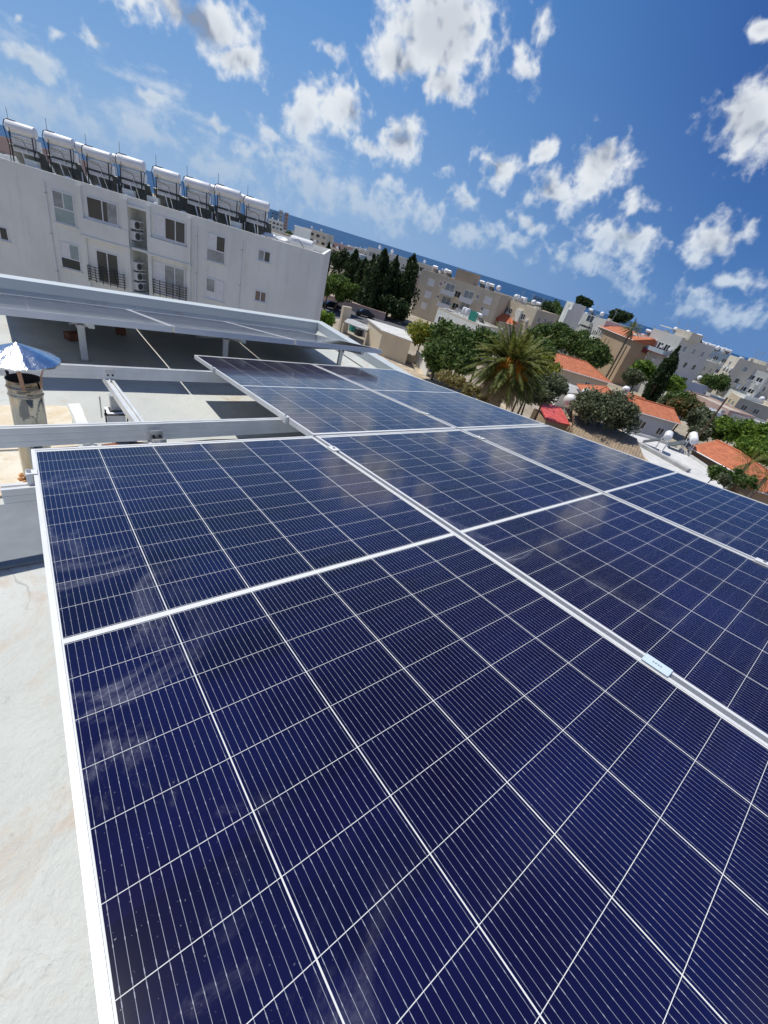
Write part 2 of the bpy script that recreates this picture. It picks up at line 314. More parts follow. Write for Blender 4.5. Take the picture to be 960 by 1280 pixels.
# ---------------------------------------------------------------- mesh + object helpers
def tag(o, label=None, cat=None, group=None, kind=None):
    if label: o['label'] = label
    if cat: o['category'] = cat
    if group: o['group'] = group
    if kind: o['kind'] = kind
    return o
def thing(name, label, cat, loc=(0,0,0), rz=0, group=None):
    o = bpy.data.objects.new(name, None); COL.objects.link(o); o.empty_display_size = .2
    o.location = tuple(float(c) for c in loc); o.rotation_euler = (0, 0, rz); return tag(o, label, cat, group)
def off_of(parent):
    v = Vector((0,0,0)); p = parent
    while p is not None: v += p.location; p = p.parent
    return v
class MB:
    def __init__(s): s.v = []; s.f = []; s.mi = []; s.uv = []; s.cur = 0
    def face(s, pts, uv=None):
        i = len(s.v); s.v += [tuple(float(c) for c in p) for p in pts]; s.f.append(tuple(range(i, i+len(pts)))); s.mi.append(s.cur)
        s.uv.append(uv if uv else [(0, 0)]*len(pts)); return s
    def box(s, x0, y0, z0, x1, y1, z1):
        return s.obox((x0,y0,z0), (x1-x0,0,0), (0,y1-y0,0), (0,0,z1-z0))
    def obox(s, o, a, b, c):
        o, a, b, c = map(lambda q: Vector(tuple(float(w_) for w_ in q)), (o, a, b, c))
        if a.cross(b).dot(c) < 0: o = o + a; a = -a
        i = len(s.v); s.v += [tuple(p) for p in (o, o+a, o+a+b, o+b, o+c, o+a+c, o+a+b+c, o+b+c)]
        for q in ((0,3,2,1),(4,5,6,7),(0,1,5,4),(1,2,6,5),(2,3,7,6),(3,0,4,7)):
            s.f.append(tuple(i+k for k in q)); s.mi.append(s.cur); s.uv.append([(0,0)]*4)
        return s
    def tube(s, p, q, r, n=10, r2=None, cap=True):
        p, q = Vector(tuple(p)), Vector(tuple(q)); r2 = r if r2 is None else r2
        d = (q-p).normalized(); a = d.orthogonal().normalized(); b = d.cross(a); i = len(s.v)
        for k in range(n):
            t = 2*math.pi*k/n; e = a*math.cos(t)+b*math.sin(t); s.v.append(tuple(p+e*r)); s.v.append(tuple(q+e*r2))
        for k in range(n):
            j = (k+1) % n; s.f.append((i+2*k, i+2*j, i+2*j+1, i+2*k+1)); s.mi.append(s.cur); s.uv.append([(0,0)]*4)
        if cap:
            s.f.append(tuple(i+2*k for k in reversed(range(n)))); s.mi.append(s.cur); s.uv.append([(0,0)]*n)
            s.f.append(tuple(i+2*k+1 for k in range(n))); s.mi.append(s.cur); s.uv.append([(0,0)]*n)
        return s
    def path(s, pts, r, n=6):
        for a, b in zip(pts, pts[1:]): s.tube(a, b, r, n)
        return s
    def lathe(s, prof, c=(0,0,0), n=24, wob=None):
        i = len(s.v); m_ = len(prof)
        for k in range(n):
            t = 2*math.pi*k/n
            for j, (r, z) in enumerate(prof):
                rr = r*(1+(wob(t, j) if wob else 0)); s.v.append((c[0]+rr*math.cos(t), c[1]+rr*math.sin(t), c[2]+z))
        for k in range(n):
            l = (k+1) % n
            for j in range(m_-1):
                s.f.append((i+k*m_+j, i+l*m_+j, i+l*m_+j+1, i+k*m_+j+1)); s.mi.append(s.cur); s.uv.append([(0,0)]*4)
        return s
    def build(s, name, mats, parent=None, smooth=False, label=None, local=False, origin=None):
        me = bpy.data.meshes.new(name)
        V = np.array(s.v, float)
        if parent is not None and not local: V = V - np.array(off_of(parent))
        if origin is None and parent is None and not local:
            origin = ((V[:,0].min()+V[:,0].max())/2, (V[:,1].min()+V[:,1].max())/2, V[:,2].min())
        if origin is not None: V = V - np.array(origin)
        me.from_pydata(V.tolist(), [], s.f)
        for mm in (mats if isinstance(mats, (list, tuple)) else [mats]): me.materials.append(M[mm] if isinstance(mm, str) else mm)
        me.polygons.foreach_set('material_index', s.mi)
        uvl = me.uv_layers.new(name='UVMap'); flat = [c for f in s.uv for q in f for c in q]
        uvl.data.foreach_set('uv', flat)
        if smooth: me.polygons.foreach_set('use_smooth', [True]*len(s.f))
        me.update(); o = bpy.data.objects.new(name, me); COL.objects.link(o)
        if origin is not None: o.location = origin
        o.parent = parent
        if smooth == 'auto':
            me.set_sharp_from_angle(angle=RAD(35))
        if label: o['label'] = label
        return o
def bevel(o, wdt=.002, seg=2):
    bm = bmesh.new(); bm.from_mesh(o.data); bmesh.ops.remove_doubles(bm, verts=bm.verts, dist=1e-5)
    es = [e for e in bm.edges if len(e.link_faces) == 2 and e.calc_face_angle(0) > .6]
    bmesh.ops.bevel(bm, geom=es, offset=wdt, segments=seg, affect='EDGES', profile=.6); bm.to_mesh(o.data); bm.free(); return o
def copy_tree(o, parent=None):
    c = o.copy(); COL.objects.link(c); c.parent = parent
    for ch in list(o.children): copy_tree(ch, c)
    return c
def relabel(o, label, cat=None, group=None): return tag(o, label, cat, group)

# ================================================================ OUR ROOF AND BUILDING
RZ = -.63; GZ = -13.; TILT = 0.13309216
host = thing('roof_building', 'white painted flat roof with low parapet carrying the nearest solar panels', 'building', (1, 0, GZ))
XR, YB, XL, YF = 3.86, 4.74, -7., -7.   # inner faces of the parapet
mb = MB(); N_ = 60   # deck: gentle unevenness of the painted membrane
gx = np.linspace(XL, XR, 110); gy = np.linspace(YF, YB, 110)
hz = lambda x, y: RZ + .004*math.sin(x*1.7+y*.9) + .003*math.sin(x*4.1-y*3.3)
for i in range(109):
    for j in range(109):
        mb.face([(gx[a], gy[b], hz(gx[a], gy[b])) for a, b in ((i,j),(i+1,j),(i+1,j+1),(i,j+1))])
mb.build('roof_deck', 'membrane', host, smooth=True)
mb = MB(); pt = RZ+.2; T = .17
mb.box(XR, YF, RZ-.3, XR+T, YB+T, pt); mb.box(XL, YB, RZ-.3, XR, YB+T, pt)
mb.box(XL-T, YF-T, RZ-.3, XL, YB+T, pt); mb.box(XL, YF-T, RZ-.3, XR+T, YF, pt)
bevel(mb.build('parapet', 'parapet_paint', host), .012)
mb = MB(); mb.box(XL-T+.01, YF-T+.01, GZ, XR+T-.01, YB+T-.01, RZ-.3); mb.build('wall', 'white', host)
mb = MB()
mb.face([(XL, YB-.07, RZ+.012), (XR-.07, YB-.07, RZ+.012), (XR-.002, YB-.004, RZ+.085), (XL, YB-.004, RZ+.085)])
mb.face([(XR-.07, YB-.07, RZ+.012), (XR-.07, YF, RZ+.012), (XR-.004, YF, RZ+.085), (XR-.004, YB-.004, RZ+.085)])
mb.build('membrane_upstand', 'membrane', host)

# bare patches, repair strips and a sheet of painted shade lying on the deck
def sheet(name, pts, m_, label, cat, group=None, th=.006, z=RZ+.009):
    mb = MB(); c = [Vector((p[0], p[1], z)) for p in pts]
    rnd = []
    for a, b in zip(c, c[1:]+c[:1]):
        for k in range(6):
            q = a.lerp(b, k/6); rnd.append((q.x+random.uniform(-.006, .006), q.y+random.uniform(-.008, .008)))
    top = [(x, y, z+th) for x, y in rnd]; n = len(rnd); mb.face(top)
    for k in range(n):
        l = (k+1) % n; mb.face([(rnd[k][0], rnd[k][1], z-.01), (rnd[l][0], rnd[l][1], z-.01), top[l], top[k]])
    return tag(mb.build(name, m_), label, cat, group)
sheet('cardboard_sheet', [(-.6,1.17),(.20,1.17),(.205,1.79),(-.6,1.81)], 'patch', 'tan sheet lying on the roof behind the steel chimney pipe', 'sheet', 'tan sheets on the roof')
sheet('cardboard_sheet', [(-.6,.68),(-.03,.68),(-.02,1.14),(-.6,1.145)], 'patch', 'tan sheet lying on the roof at the foot of the chimney pipe', 'sheet', 'tan sheets on the roof')
M['shade_grey'] = plain('painted_roof_shade', (.20,.22,.235), .8, 0, .10, 6., .3, .2)
sheet('shade_patch', [(-.7,.14),(.0,.12),(.02,.60),(-.7,.60)], 'shade_grey', 'blue-grey sheet standing in for shade on the roof left of the nearest panel', 'patch')  # thin sheet coloured like shaded roof, in place of a cast shadow
sheet('white_slab', [(.225,1.2),(.30,1.2),(.285,1.83),(.215,1.83)], 'white_block', 'narrow white strip beside the tan sheet on the roof', 'slab')

# ---------------------------------------------------------------- solar panels
def extrude(mb, prof, p, q, up, side=None):
    """profile (u sideways, v up) carried from p to q"""
    p, q = Vector(tuple(p)), Vector(tuple(q)); d = (q-p).normalized(); up = (Vector(up) - d*Vector(up).dot(d)).normalized(); s_ = d.cross(up)
    n = len(prof); A = [tuple(p+s_*u+up*v) for u, v in prof]; B = [tuple(q+s_*u+up*v) for u, v in prof]
    for k in range(n):
        l = (k+1) % n; mb.face([A[l], A[k], B[k], B[l]])
    mb.face(A); mb.face(list(reversed(B)))
    return mb
def make_panel(h=.032):
    root = thing('solar_module', 'panel', 'solar panel')
    wlip = .011; mb = MB()
    mb.box(0, 0, -h, wlip, PL_, 0); mb.box(PW-wlip, 0, -h, PW, PL_, 0)
    mb.box(wlip, 0, -h, PW-wlip, wlip, 0); mb.box(wlip, PL_-wlip, -h, PW-wlip, PL_, 0)
    mb.box(wlip, wlip, -h+.0004, wlip+.022, PL_-wlip, -h+.002); mb.box(PW-wlip-.022, wlip, -h+.0004, PW-wlip, PL_-wlip, -h+.002)
    mb.build('frame', 'frame', root, local=True)
    
    mb = MB(); mb.face([(wlip,wlip,-.0022),(PW-wlip,wlip,-.0022),(PW-wlip,PL_-wlip,-.0022),(wlip,PL_-wlip,-.0022)])
    mb.build('glass', 'pv', root, local=True)
    mb = MB(); mb.face([(wlip,PL_-wlip,-.0065),(PW-wlip,PL_-wlip,-.0065),(PW-wlip,wlip,-.0065),(wlip,wlip,-.0065)])
    mb.build('backsheet', 'backsheet', root, local=True)
    for k in (-1, 0, 1):
        mb = MB(); mb.box(PW/2+k*.25-.035, PL_/2-.03, -.027, PW/2+k*.25+.035, PL_/2+.03, -.007); mb.build('junction_box', 'black', root, local=True)
    return root
def pw(A, B, N=0): c, s = math.cos(TILT), math.sin(TILT); return Vector((B, -A*c+N*s, A*s+N*c))
proto = make_panel()
spec = [(0, 2.094, 'nearest solar panel, at the lower left, with wipe marks along its left edge'),
        (1.154, 2.094, 'middle solar panel of the near row, right of the nearest one'),
        (2.308, 2.094, 'outermost solar panel of the near row, at the right edge of the picture'),
        (1.154, -.02, 'left solar panel of the far pair, its free left corner above the open rails'),
        (2.308, -.02, 'right solar panel of the far pair, ending at the side parapet')]
for i, (B, A, lab) in enumerate(spec):
    o = proto if i == 0 else copy_tree(proto)
    o.location = pw(A, B); o.rotation_euler = (-TILT, 0, 0); relabel(o, lab, 'solar panel', 'solar panels of the main array')
proto2 = make_panel(.05); T2 = RAD(10.6); YB0, ZB0 = 2.31, -.12
for i, lab in enumerate(['left solar panel of the raised row along the back parapet', 'middle solar panel of the raised row along the back parapet', 'right solar panel of the raised row, its corner reaching over the side parapet']):
    o = proto2 if i == 0 else copy_tree(proto2)
    o.location = (-.10+1.154*i, YB0, ZB0); o.rotation_euler = (-T2, 0, 0); relabel(o, lab, 'solar panel', 'solar panels of the back row')

# ---------------------------------------------------------------- aluminium beams and rails
def beam(name, p, q, up, wd, h, label, cat='rail', group='aluminium rails under the main array', grooves=True, mname='alu'):
    a = wd/2; g = .0007
    if grooves:
        prof = [(-a,-h),(a,-h),(a,-h*.72),(a-g,-h*.70),(a-g,-h*.66),(a,-h*.64),(a,-h*.36),(a-g,-h*.34),(a-g,-h*.30),(a,-h*.28),(a,0),(.007,0),(.007,-.012),(-.007,-.012),(-.007,0),(-a,0),(-a,-h*.28),(-a+g,-h*.30),(-a+g,-h*.34),(-a,-h*.36),(-a,-h*.64),(-a+g,-h*.66),(-a+g,-h*.70),(-a,-h*.72)]
    else: prof = [(-a,-h),(a,-h),(a,0),(-a,0)]
    prof = prof[::-1]
    mb = MB(); extrude(mb, prof, p, q, up); o = mb.build(name, mname); return tag(o, label, cat, group)
nrm = (0, math.sin(TILT), math.cos(TILT)); H = .034; BH = .082
def bz(y): return -y*math.tan(TILT) - H/math.cos(TILT)     # height of the array's underside at y
beam('support_beam', (-.9, .315, bz(.315)), (3.42, .50, bz(.50)), nrm, .042, BH, 'long aluminium beam crossing in front of the chimney pipe')
beam('support_beam', (-.9, 1.585, bz(1.585)), (3.42, 1.66, bz(1.66)), nrm, .042, BH, 'aluminium beam behind the chimney pipe, farther of the two bare ones')
beam('support_beam', (-.085, -.235, bz(-.235)), (3.42, -.19, bz(-.19)), nrm, .045, .066, 'short aluminium beam end sticking out left of the nearest panel')
# slope rails running under the beams
def slope_rail(x0, x1, label, y1=1.75, y0=-1.9):
    a = pw(-y1/math.cos(TILT), x1, -H-BH-.002); b = pw(-y0/math.cos(TILT), x0, -H-BH-.002)
    prof = [(-.024,-.05),(.024,-.05),(.024,0),(.008,0),(.008,-.016),(-.004,-.016),(-.004,0),(-.024,0)][::-1]
    mb = MB(); extrude(mb, prof, b, a, nrm); return tag(mb.build('slope_rail', 'alu'), label, 'rail', 'aluminium rails under the main array')
slope_rail(.47, .452, 'slotted aluminium rail running between the two bare beams')

def clamp(p, kind, label):
    root = thing('panel_clamp', label, 'clamp', p, 0, 'clamps holding the panels'); root.rotation_euler = (-TILT, 0, 0)
    if kind == 'end':
        mb = MB(); mb.box(-.020, -.021, -.034, -.003, .021, .004); mb.box(-.003, -.021, .001, .010, .021, .004); bevel(mb.build('clamp_body', 'frame', root, local=True), .0012)
    else:
        mb = MB(); mb.box(-.0095, -.03, -.02, .0095, .03, .002); mb.box(-.021, -.03, .0023, .021, .03, .0055); bevel(mb.build('clamp_body', 'frame', root, local=True), .0012)
    mb = MB(); x = -.012 if kind == 'end' else 0; mb.tube((x, 0, .003), (x, 0, .0115), .0065, 6); mb.build('bolt', 'steel', root, local=True)
    return root
for p, k, l in [(pw(.215, 0), 'end', 'end clamp on the left edge of the nearest panel'),
                (pw(-.33, 1.154), 'end', 'end clamp where the front bare beam meets the far left panel'),
                (pw(-1.60, 1.154), 'end', 'end clamp where the rear bare beam meets the far left panel'),
                (pw(.20, 1.144), 'mid', 'mid clamp in the near seam just below the corner of the far panels'),
                (pw(-.36, 2.298), 'mid', 'mid clamp on the seam between the two far panels'),
                (pw(.19, 2.298), 'mid', 'mid clamp on the outer seam just below the panel crossing'),
                (pw(1.75, 2.298), 'mid', 'mid clamp on the outer seam at the right edge of the picture')]:
    clamp(p, k, l)
# the pale blue printed clamp plate half way down the near seam
c_ = pw(1.735, 1.144); root = thing('printed_clamp', 'pale blue clamp plate with small printed marks on the near seam', 'clamp', c_); root.rotation_euler = (-TILT, 0, 0)
mb = MB(); mb.box(-.0095, -.032, -.02, .0095, .032, .002); mb.box(-.019, -.032, .0023, .019, .032, .0055)
M['paleblue'] = plain('pale_blue_plate', (.56,.66,.72), .4, 0, .05)
bevel(mb.build('plate', 'paleblue', root, local=True), .0015)
mb = MB()
for k in range(4):
    y = .008-.006*k; mb.tube((-.004, y, .0058), (.004, y+.003, .0058), .0005, 5); mb.tube((-.004, y+.003, .0058), (.003, y-.001, .0058), .0004, 5)
mb.build('print_marks', 'dark_metal', root, local=True)

# bolted bracket joining rail and front beam, and the ballast block with threaded rods
root = thing('rail_bracket', 'bolted steel bracket joining the slotted rail to the front beam', 'bracket', (.475, .29, -.17))
mb = MB(); mb.box(-.032, 0, -.03, .032, .006, .035); mb.box(-.032, -.045, -.034, .032, 0, -.028); mb.tube((-.012,-.012,.004), (-.012,.002,.004), .009, 6); mb.build('bracket_plate', 'steel', root, local=True)
mb = MB(); mb.tube((.012,-.02,-.028), (.012,-.02,-.004), .010, 6); mb.tube((-.014,-.03,-.028), (-.014,-.03,-.008), .008, 6); mb.build('bolt', 'dark_metal', root, local=True)
root = thing('ballast_block', 'white ballast block with threaded rods under the slotted rail', 'ballast block', (.435, 1.30, RZ))
mb = MB(); mb.box(-.052, -.02, .0, .052, .11, .175); bevel(mb.build('block', 'white_block', root, local=True), .006)
for x in (-.060, .060):
    mb = MB(); mb.tube((x, -.03, 0.), (x, -.03, .215), .0045, 8); mb.tube((x, -.03, .18), (x, -.03, .19), .0095, 6); mb.build('threaded_rod', 'dark_metal', root, local=True)
mb = MB(); mb.box(-.068, -.042, .1765, .068, -.018, .1805); mb.box(-.03, .02, .1765, .05, .09, .1805); mb.build('clamp_plate', 'dark_metal', root, local=True)
mb = MB(); mb.box(-.02, .03, .181, .035, .075, .28); mb.tube((-.07,.10,.10), (-.07,.10,.25), .0045, 8); mb.tube((.0,.12,.12), (.0,.12,.27), .0045, 8); mb.build('post', 'steel', root, local=True)
# back-row supports: cross rail, front legs, braces, short rear legs
zb = lambda y: ZB0 - (y-YB0)*math.tan(T2) - .052
for i, (u, v, lab) in enumerate([(103, 425, 'left'), (282, 430, 'middle'), (426, 442, 'right')]):
    y = 2.83; d = ray(u, v); x = CAM[0]+d[0]*(y-CAM[1])/d[1]
    root = thing('support_leg', f'{lab} upright aluminium leg below the raised back row of panels', 'support leg', (x, y, RZ), 0, 'legs of the back row')
    mb = MB(); mb.box(-.026, -.014, .006, .026, .014, zb(y)-RZ-.055); bevel(mb.build('leg', 'alu', root, local=True), .002)
    mb = MB(); mb.box(-.04, -.035, 0, .04, .035, .006); mb.build('foot_plate', 'steel', root, local=True)
    mb = MB(); hh = zb(y)-RZ; mb.box(-.034, -.02, hh-.075, -.027, .02, hh-.02); mb.box(.027, -.02, hh-.075, .034, .02, hh-.02); mb.tube((-.037,0,hh-.055), (.037,0,hh-.055), .008, 6); mb.build('hinge_bracket', 'steel', root, local=True)
    mb = MB(); extrude(mb, [(-.02,-.02),(.02,-.02),(.02,.02),(-.02,.02)], (0, .03, hh-.03), (0, .95, .05), (0,0,1)); mb.build('brace', 'alu', root, local=True)
    root.name = 'support_leg'
    beam('back_row_rail', (x+.04, 2.45, zb(2.45)+.002), (x+.04, 4.36, zb(4.36)+.002), (0,0,1), .04, .045, f'{lab} aluminium rail below the raised back row', group='rails below the back row', grooves=False)
for i, (u, v) in enumerate([(88, 427), (158, 420)]):
    p = atz(u, v, RZ); mb = MB(); ang = .5+i
    a = Vector((math.cos(ang), math.sin(ang), 0)); b = Vector((-math.sin(ang), math.cos(ang), 0)); o = Vector((p[0], p[1], RZ+.002))
    mb.obox(o, a*.15, b*.09, Vector((0,0,.07))); tag(bevel(mb.build('brick', 'brick'), .005), ['brown brick lying by the left leg of the back row', 'brown brick lying in the shade below the back row'][i], 'brick', 'brown bricks on the roof')
for i, (x, y, l, ang) in enumerate([(.33, 1.10, .09, .2), (.47, 1.12, .13, -.15)]):
    mb = MB(); a = Vector((math.cos(ang), math.sin(ang), 0)); b = Vector((-math.sin(ang), math.cos(ang), 0))
    mb.obox(Vector((x, y, RZ+.002)), a*l, b*.05, Vector((0,0,.03))); tag(bevel(mb.build('wood_offcut', 'brick'), .003), ['short dark wood offcut behind the front beam', 'long dark wood offcut behind the front beam'][i], 'wood offcut', 'wood offcuts behind the front beam')

# ---------------------------------------------------------------- chimney pipe with conical cap
def inox(name, tint, rough):
    m, t, b = mat(name); p = obco(t); n = t.noise(t.vmath('MULTIPLY', p, (6., 6., 2.)), 1.5, 5, .6); z = t.sep(p)[2]
    soot = t.math('MULTIPLY', t.ramp(z, .46, .57), t.ramp(n, .35, .6, .4, 1.))
    t.put(b.inputs['Base Color'], t.mix(soot, t.mix(t.ramp(n, .3, .7), tint, tuple(c*.8 for c in tint)), (.16,.11,.06)))
    b.inputs['Metallic'].default_value = 1; t.put(b.inputs['Roughness'], t.math('MULTIPLY_ADD', n, .22, rough)); bump(t, b, t.noise(p, 9., 4, .6), .25, .01); return m
M['inox'] = inox('stainless_pipe', (.40,.39,.36), .03); M['inox_cap'] = plain('stainless_cap', (.70,.73,.77), .2, 1., .08, 9, .5, .6)
root = thing('chimney_pipe', 'shiny steel flue pipe with dented conical cap beside the nearest panel', 'chimney', (0., .83, RZ))
HP = .572; R0 = .067
mb = MB(); prof = [(R0,.0),(R0,.30),(R0+.0025,.305),(R0,.31),(R0,.49),(R0+.004,.495),(R0,.501),(R0,.528),(R0+.005,.534),(R0+.001,.540),(R0,HP-.006),(R0+.003,HP)]
lean = lambda z: ((z/HP)*.02-.012)
mb.lathe(prof, (0,0,0), 40)
mb.v = [(x+lean(z), y, z) for x, y, z in mb.v]
mb.build('pipe', 'inox', root, smooth=True, local=True)
mb = MB(); mb.lathe([(R0+.003,HP),(R0-.002,HP),(R0-.002,HP-.2),(0.001,HP-.2)], (0,0,0), 40); mb.v = [(x+lean(z), y, z) for x, y, z in mb.v]; mb.build('sooty_lining', 'black', root, smooth=True, local=True)
mb = MB(); NC = 10; zc = HP+.098; tx = lean(HP)
rim = [(tx+(.156+.0015*math.sin(3*k))*math.cos(2*math.pi*k/(NC*4)), .156*math.sin(2*math.pi*k/(NC*4)), zc+.0025*math.sin(k*1.9)) for k in range(NC*4)]
mid_ = [(tx+.085*math.cos(2*math.pi*k/(NC*4)), .085*math.sin(2*math.pi*k/(NC*4)), zc+.036+.0012*math.sin(k*.9)) for k in range(NC*4)]
for k in range(NC*4):
    l = (k+1) % (NC*4); mb.face([rim[k], rim[l], mid_[l], mid_[k]]); mb.face([mid_[k], mid_[l], (tx, 0, zc+.072)])
    r_, q_ = rim[k], rim[l]; mb.face([(r_[0],r_[1],r_[2]-.008), (q_[0],q_[1],q_[2]-.008), q_, r_])
mb.build('cap', 'inox_cap', root, smooth='auto', local=True)
M['strap'] = plain('rusty_strap', (.42,.25,.18), .45, .6, .25, 30)
for k, (a_, mm) in enumerate([(-.55, 'strap'), (2.4, 'dark_metal'), (4.6, 'strap')]):
    mb = MB(); e = Vector((math.cos(a_), math.sin(a_), 0)); s_ = Vector((-math.sin(a_), math.cos(a_), 0))
    p0 = Vector((tx, 0, HP-.035))+e*(R0+.003); p1 = Vector((tx, 0, HP+.03))+e*(R0+.012); p2 = Vector((tx, 0, zc+.012))+e*.115
    for a, b in ((p0, p1), (p1, p2)): mb.obox(a-s_*.008, s_*.016, b-a, e*.002)
    mb.build('strap', mm, root, local=True)
mb = MB()
for k in range(14):
    a_ = k*.55; c = Vector((lean(0)+.078*math.cos(a_), .078*math.sin(a_), .012)); mb.lathe([(.001,.022),(.010,.014),(.015,.004),(.014,-.012)], c, 7, lambda t, j: .25*math.sin(t*3+k))
M['foam'] = plain('orange_sealant', (.62,.30,.12), .8, 0, .25, 30)
mb.build('sealant_ring', 'foam', root, smooth=True, local=True)

mb = MB(); pts = [Vector((.30+.22*k+.01*math.sin(k*2.), .345-.004*k, bz(.345)-.09-.018*math.sin(k*1.3)**2)) for k in range(14)]; mb.path(pts, .004, 6)
tag(mb.build('solar_cable', 'black'), 'thin black cable slung below the front bare beam', 'cable')
for k, (x, y) in enumerate([(.47,.345),(.46,1.61)]):
    root = thing('bolt_plate', ['small bolted plate on the front bare beam', 'small bolted plate on the rear bare beam'][k], 'bracket', (x, y-.024, bz(y)-.05), 0, 'bolted plates on the beams')
    mb = MB(); mb.box(-.028,-.004,-.03,.028,0,.03); mb.build('plate', 'steel', root, local=True)
    for q in (-.014,.014): mb = MB(); mb.tube((q,-.004,0),(q,-.012,0),.007,6); mb.build('bolt', 'dark_metal', root, local=True)

# ================================================================ GROUND, SEA, ROADS
def ground_z(x, y):
    r = math.hypot(x, y); return GZ if r < 170 else GZ - 27*min(1., (r-170)/1150)
def ground_mat():
    m, t, b = mat('dry_town_ground'); p = poco(t); n = t.noise(p, .02, 6, .65); n2 = t.noise(p, .22, 6, .65); n3 = t.noise(p, 1.6, 5, .6)
    c = t.mix(t.ramp(n2, .38, .62), (.30,.25,.18), (.40,.35,.27)); c = t.mix(t.math('MULTIPLY', t.ramp(n, .52, .62), .7), c, (.08,.10,.04))
    c = t.mix(t.math('MULTIPLY', t.ramp(n3, .55, .7), .45), c, (.20,.16,.11)); t.put(b.inputs['Base Color'], c); b.inputs['Roughness'].default_value = .95
    bump(t, b, n3, .4, .1); return m
M['ground'] = ground_mat()
mb = MB(); rs = [0, 20, 60, 110, 170, 260, 380, 520, 700, 900, 1100, 1320, 1500]; NA = 72
for a, b in zip(rs, rs[1:]):
    for k in range(NA):
        t0, t1 = 2*math.pi*k/NA, 2*math.pi*(k+1)/NA; P4 = [(r*math.cos(t), r*math.sin(t)) for r, t in ((a,t0),(b,t0),(b,t1),(a,t1))]
        if a == 0: P4 = [P4[0]]+P4[1:3]
        mb.face([(x, y, ground_z(x, y) if math.hypot(x, y) < 1490 else -45) for x, y in P4])
tag(mb.build('ground', 'ground', origin=(0,0,GZ)), kind='structure')
def sea_mat():
    m, t, b = mat('sea_water'); p = poco(t); n = t.noise(p, .004, 5, .6); w_ = t.noise(p, .15, 4, .6)
    t.put(b.inputs['Base Color'], t.mix(t.ramp(n, .4, .65), (.012,.055,.14), (.02,.085,.19))); b.inputs['Roughness'].default_value = .55; b.inputs['Specular IOR Level'].default_value = .12
    bump(t, b, w_, .5, .4); return m
M['sea'] = sea_mat()
mb = MB(); rs = [1250, 2500, 6000, 15000, 60000]; NA = 96
for a, b in zip(rs, rs[1:]):
    for k in range(NA):
        t0, t1 = 2*math.pi*k/NA, 2*math.pi*(k+1)/NA; mb.face([(r*math.cos(t), r*math.sin(t), -40.) for r, t in ((a,t0),(b,t0),(b,t1),(a,t1))])
tag(mb.build('sea', 'sea', origin=(0,0,-40)), kind='structure')
def flat(name, pts, m_, z=GZ+.02):
    mb = MB(); mb.face([(p[0], p[1], z) for p in pts]); o = mb.build(name, m_, origin=(0,0,0)); return tag(o, kind='structure')
A3 = lambda u, v, z=GZ: atz(u, v, z)
flat('car_park', [A3(396,384), A3(425,378), A3(520,408), A3(505,422), A3(440,400), A3(396,396)], 'asphalt')
flat('road', [A3(870,528), A3(880,512), A3(1010,548), A3(1010,575)], 'asphalt')
flat('lane', [(9.,-70.),(15.,-70.),(15.,24.),(9.,24.)], 'asphalt', GZ+.03)
mb = MB(); mb.box(7.2,-70,GZ,8.99,24,GZ+.13); mb.box(15.01,-70,GZ,16.6,24,GZ+.13); tag(mb.build('pavement', 'concrete'), kind='structure')
M['gravel'] = plain('pale_gravel', (.46,.38,.28), .95, 0, .28, .9, .2, .4)
flat('gravel_yard', [A3(430,425), A3(480,438), A3(640,510), A3(600,560), A3(420,520)], 'gravel', GZ+.015)

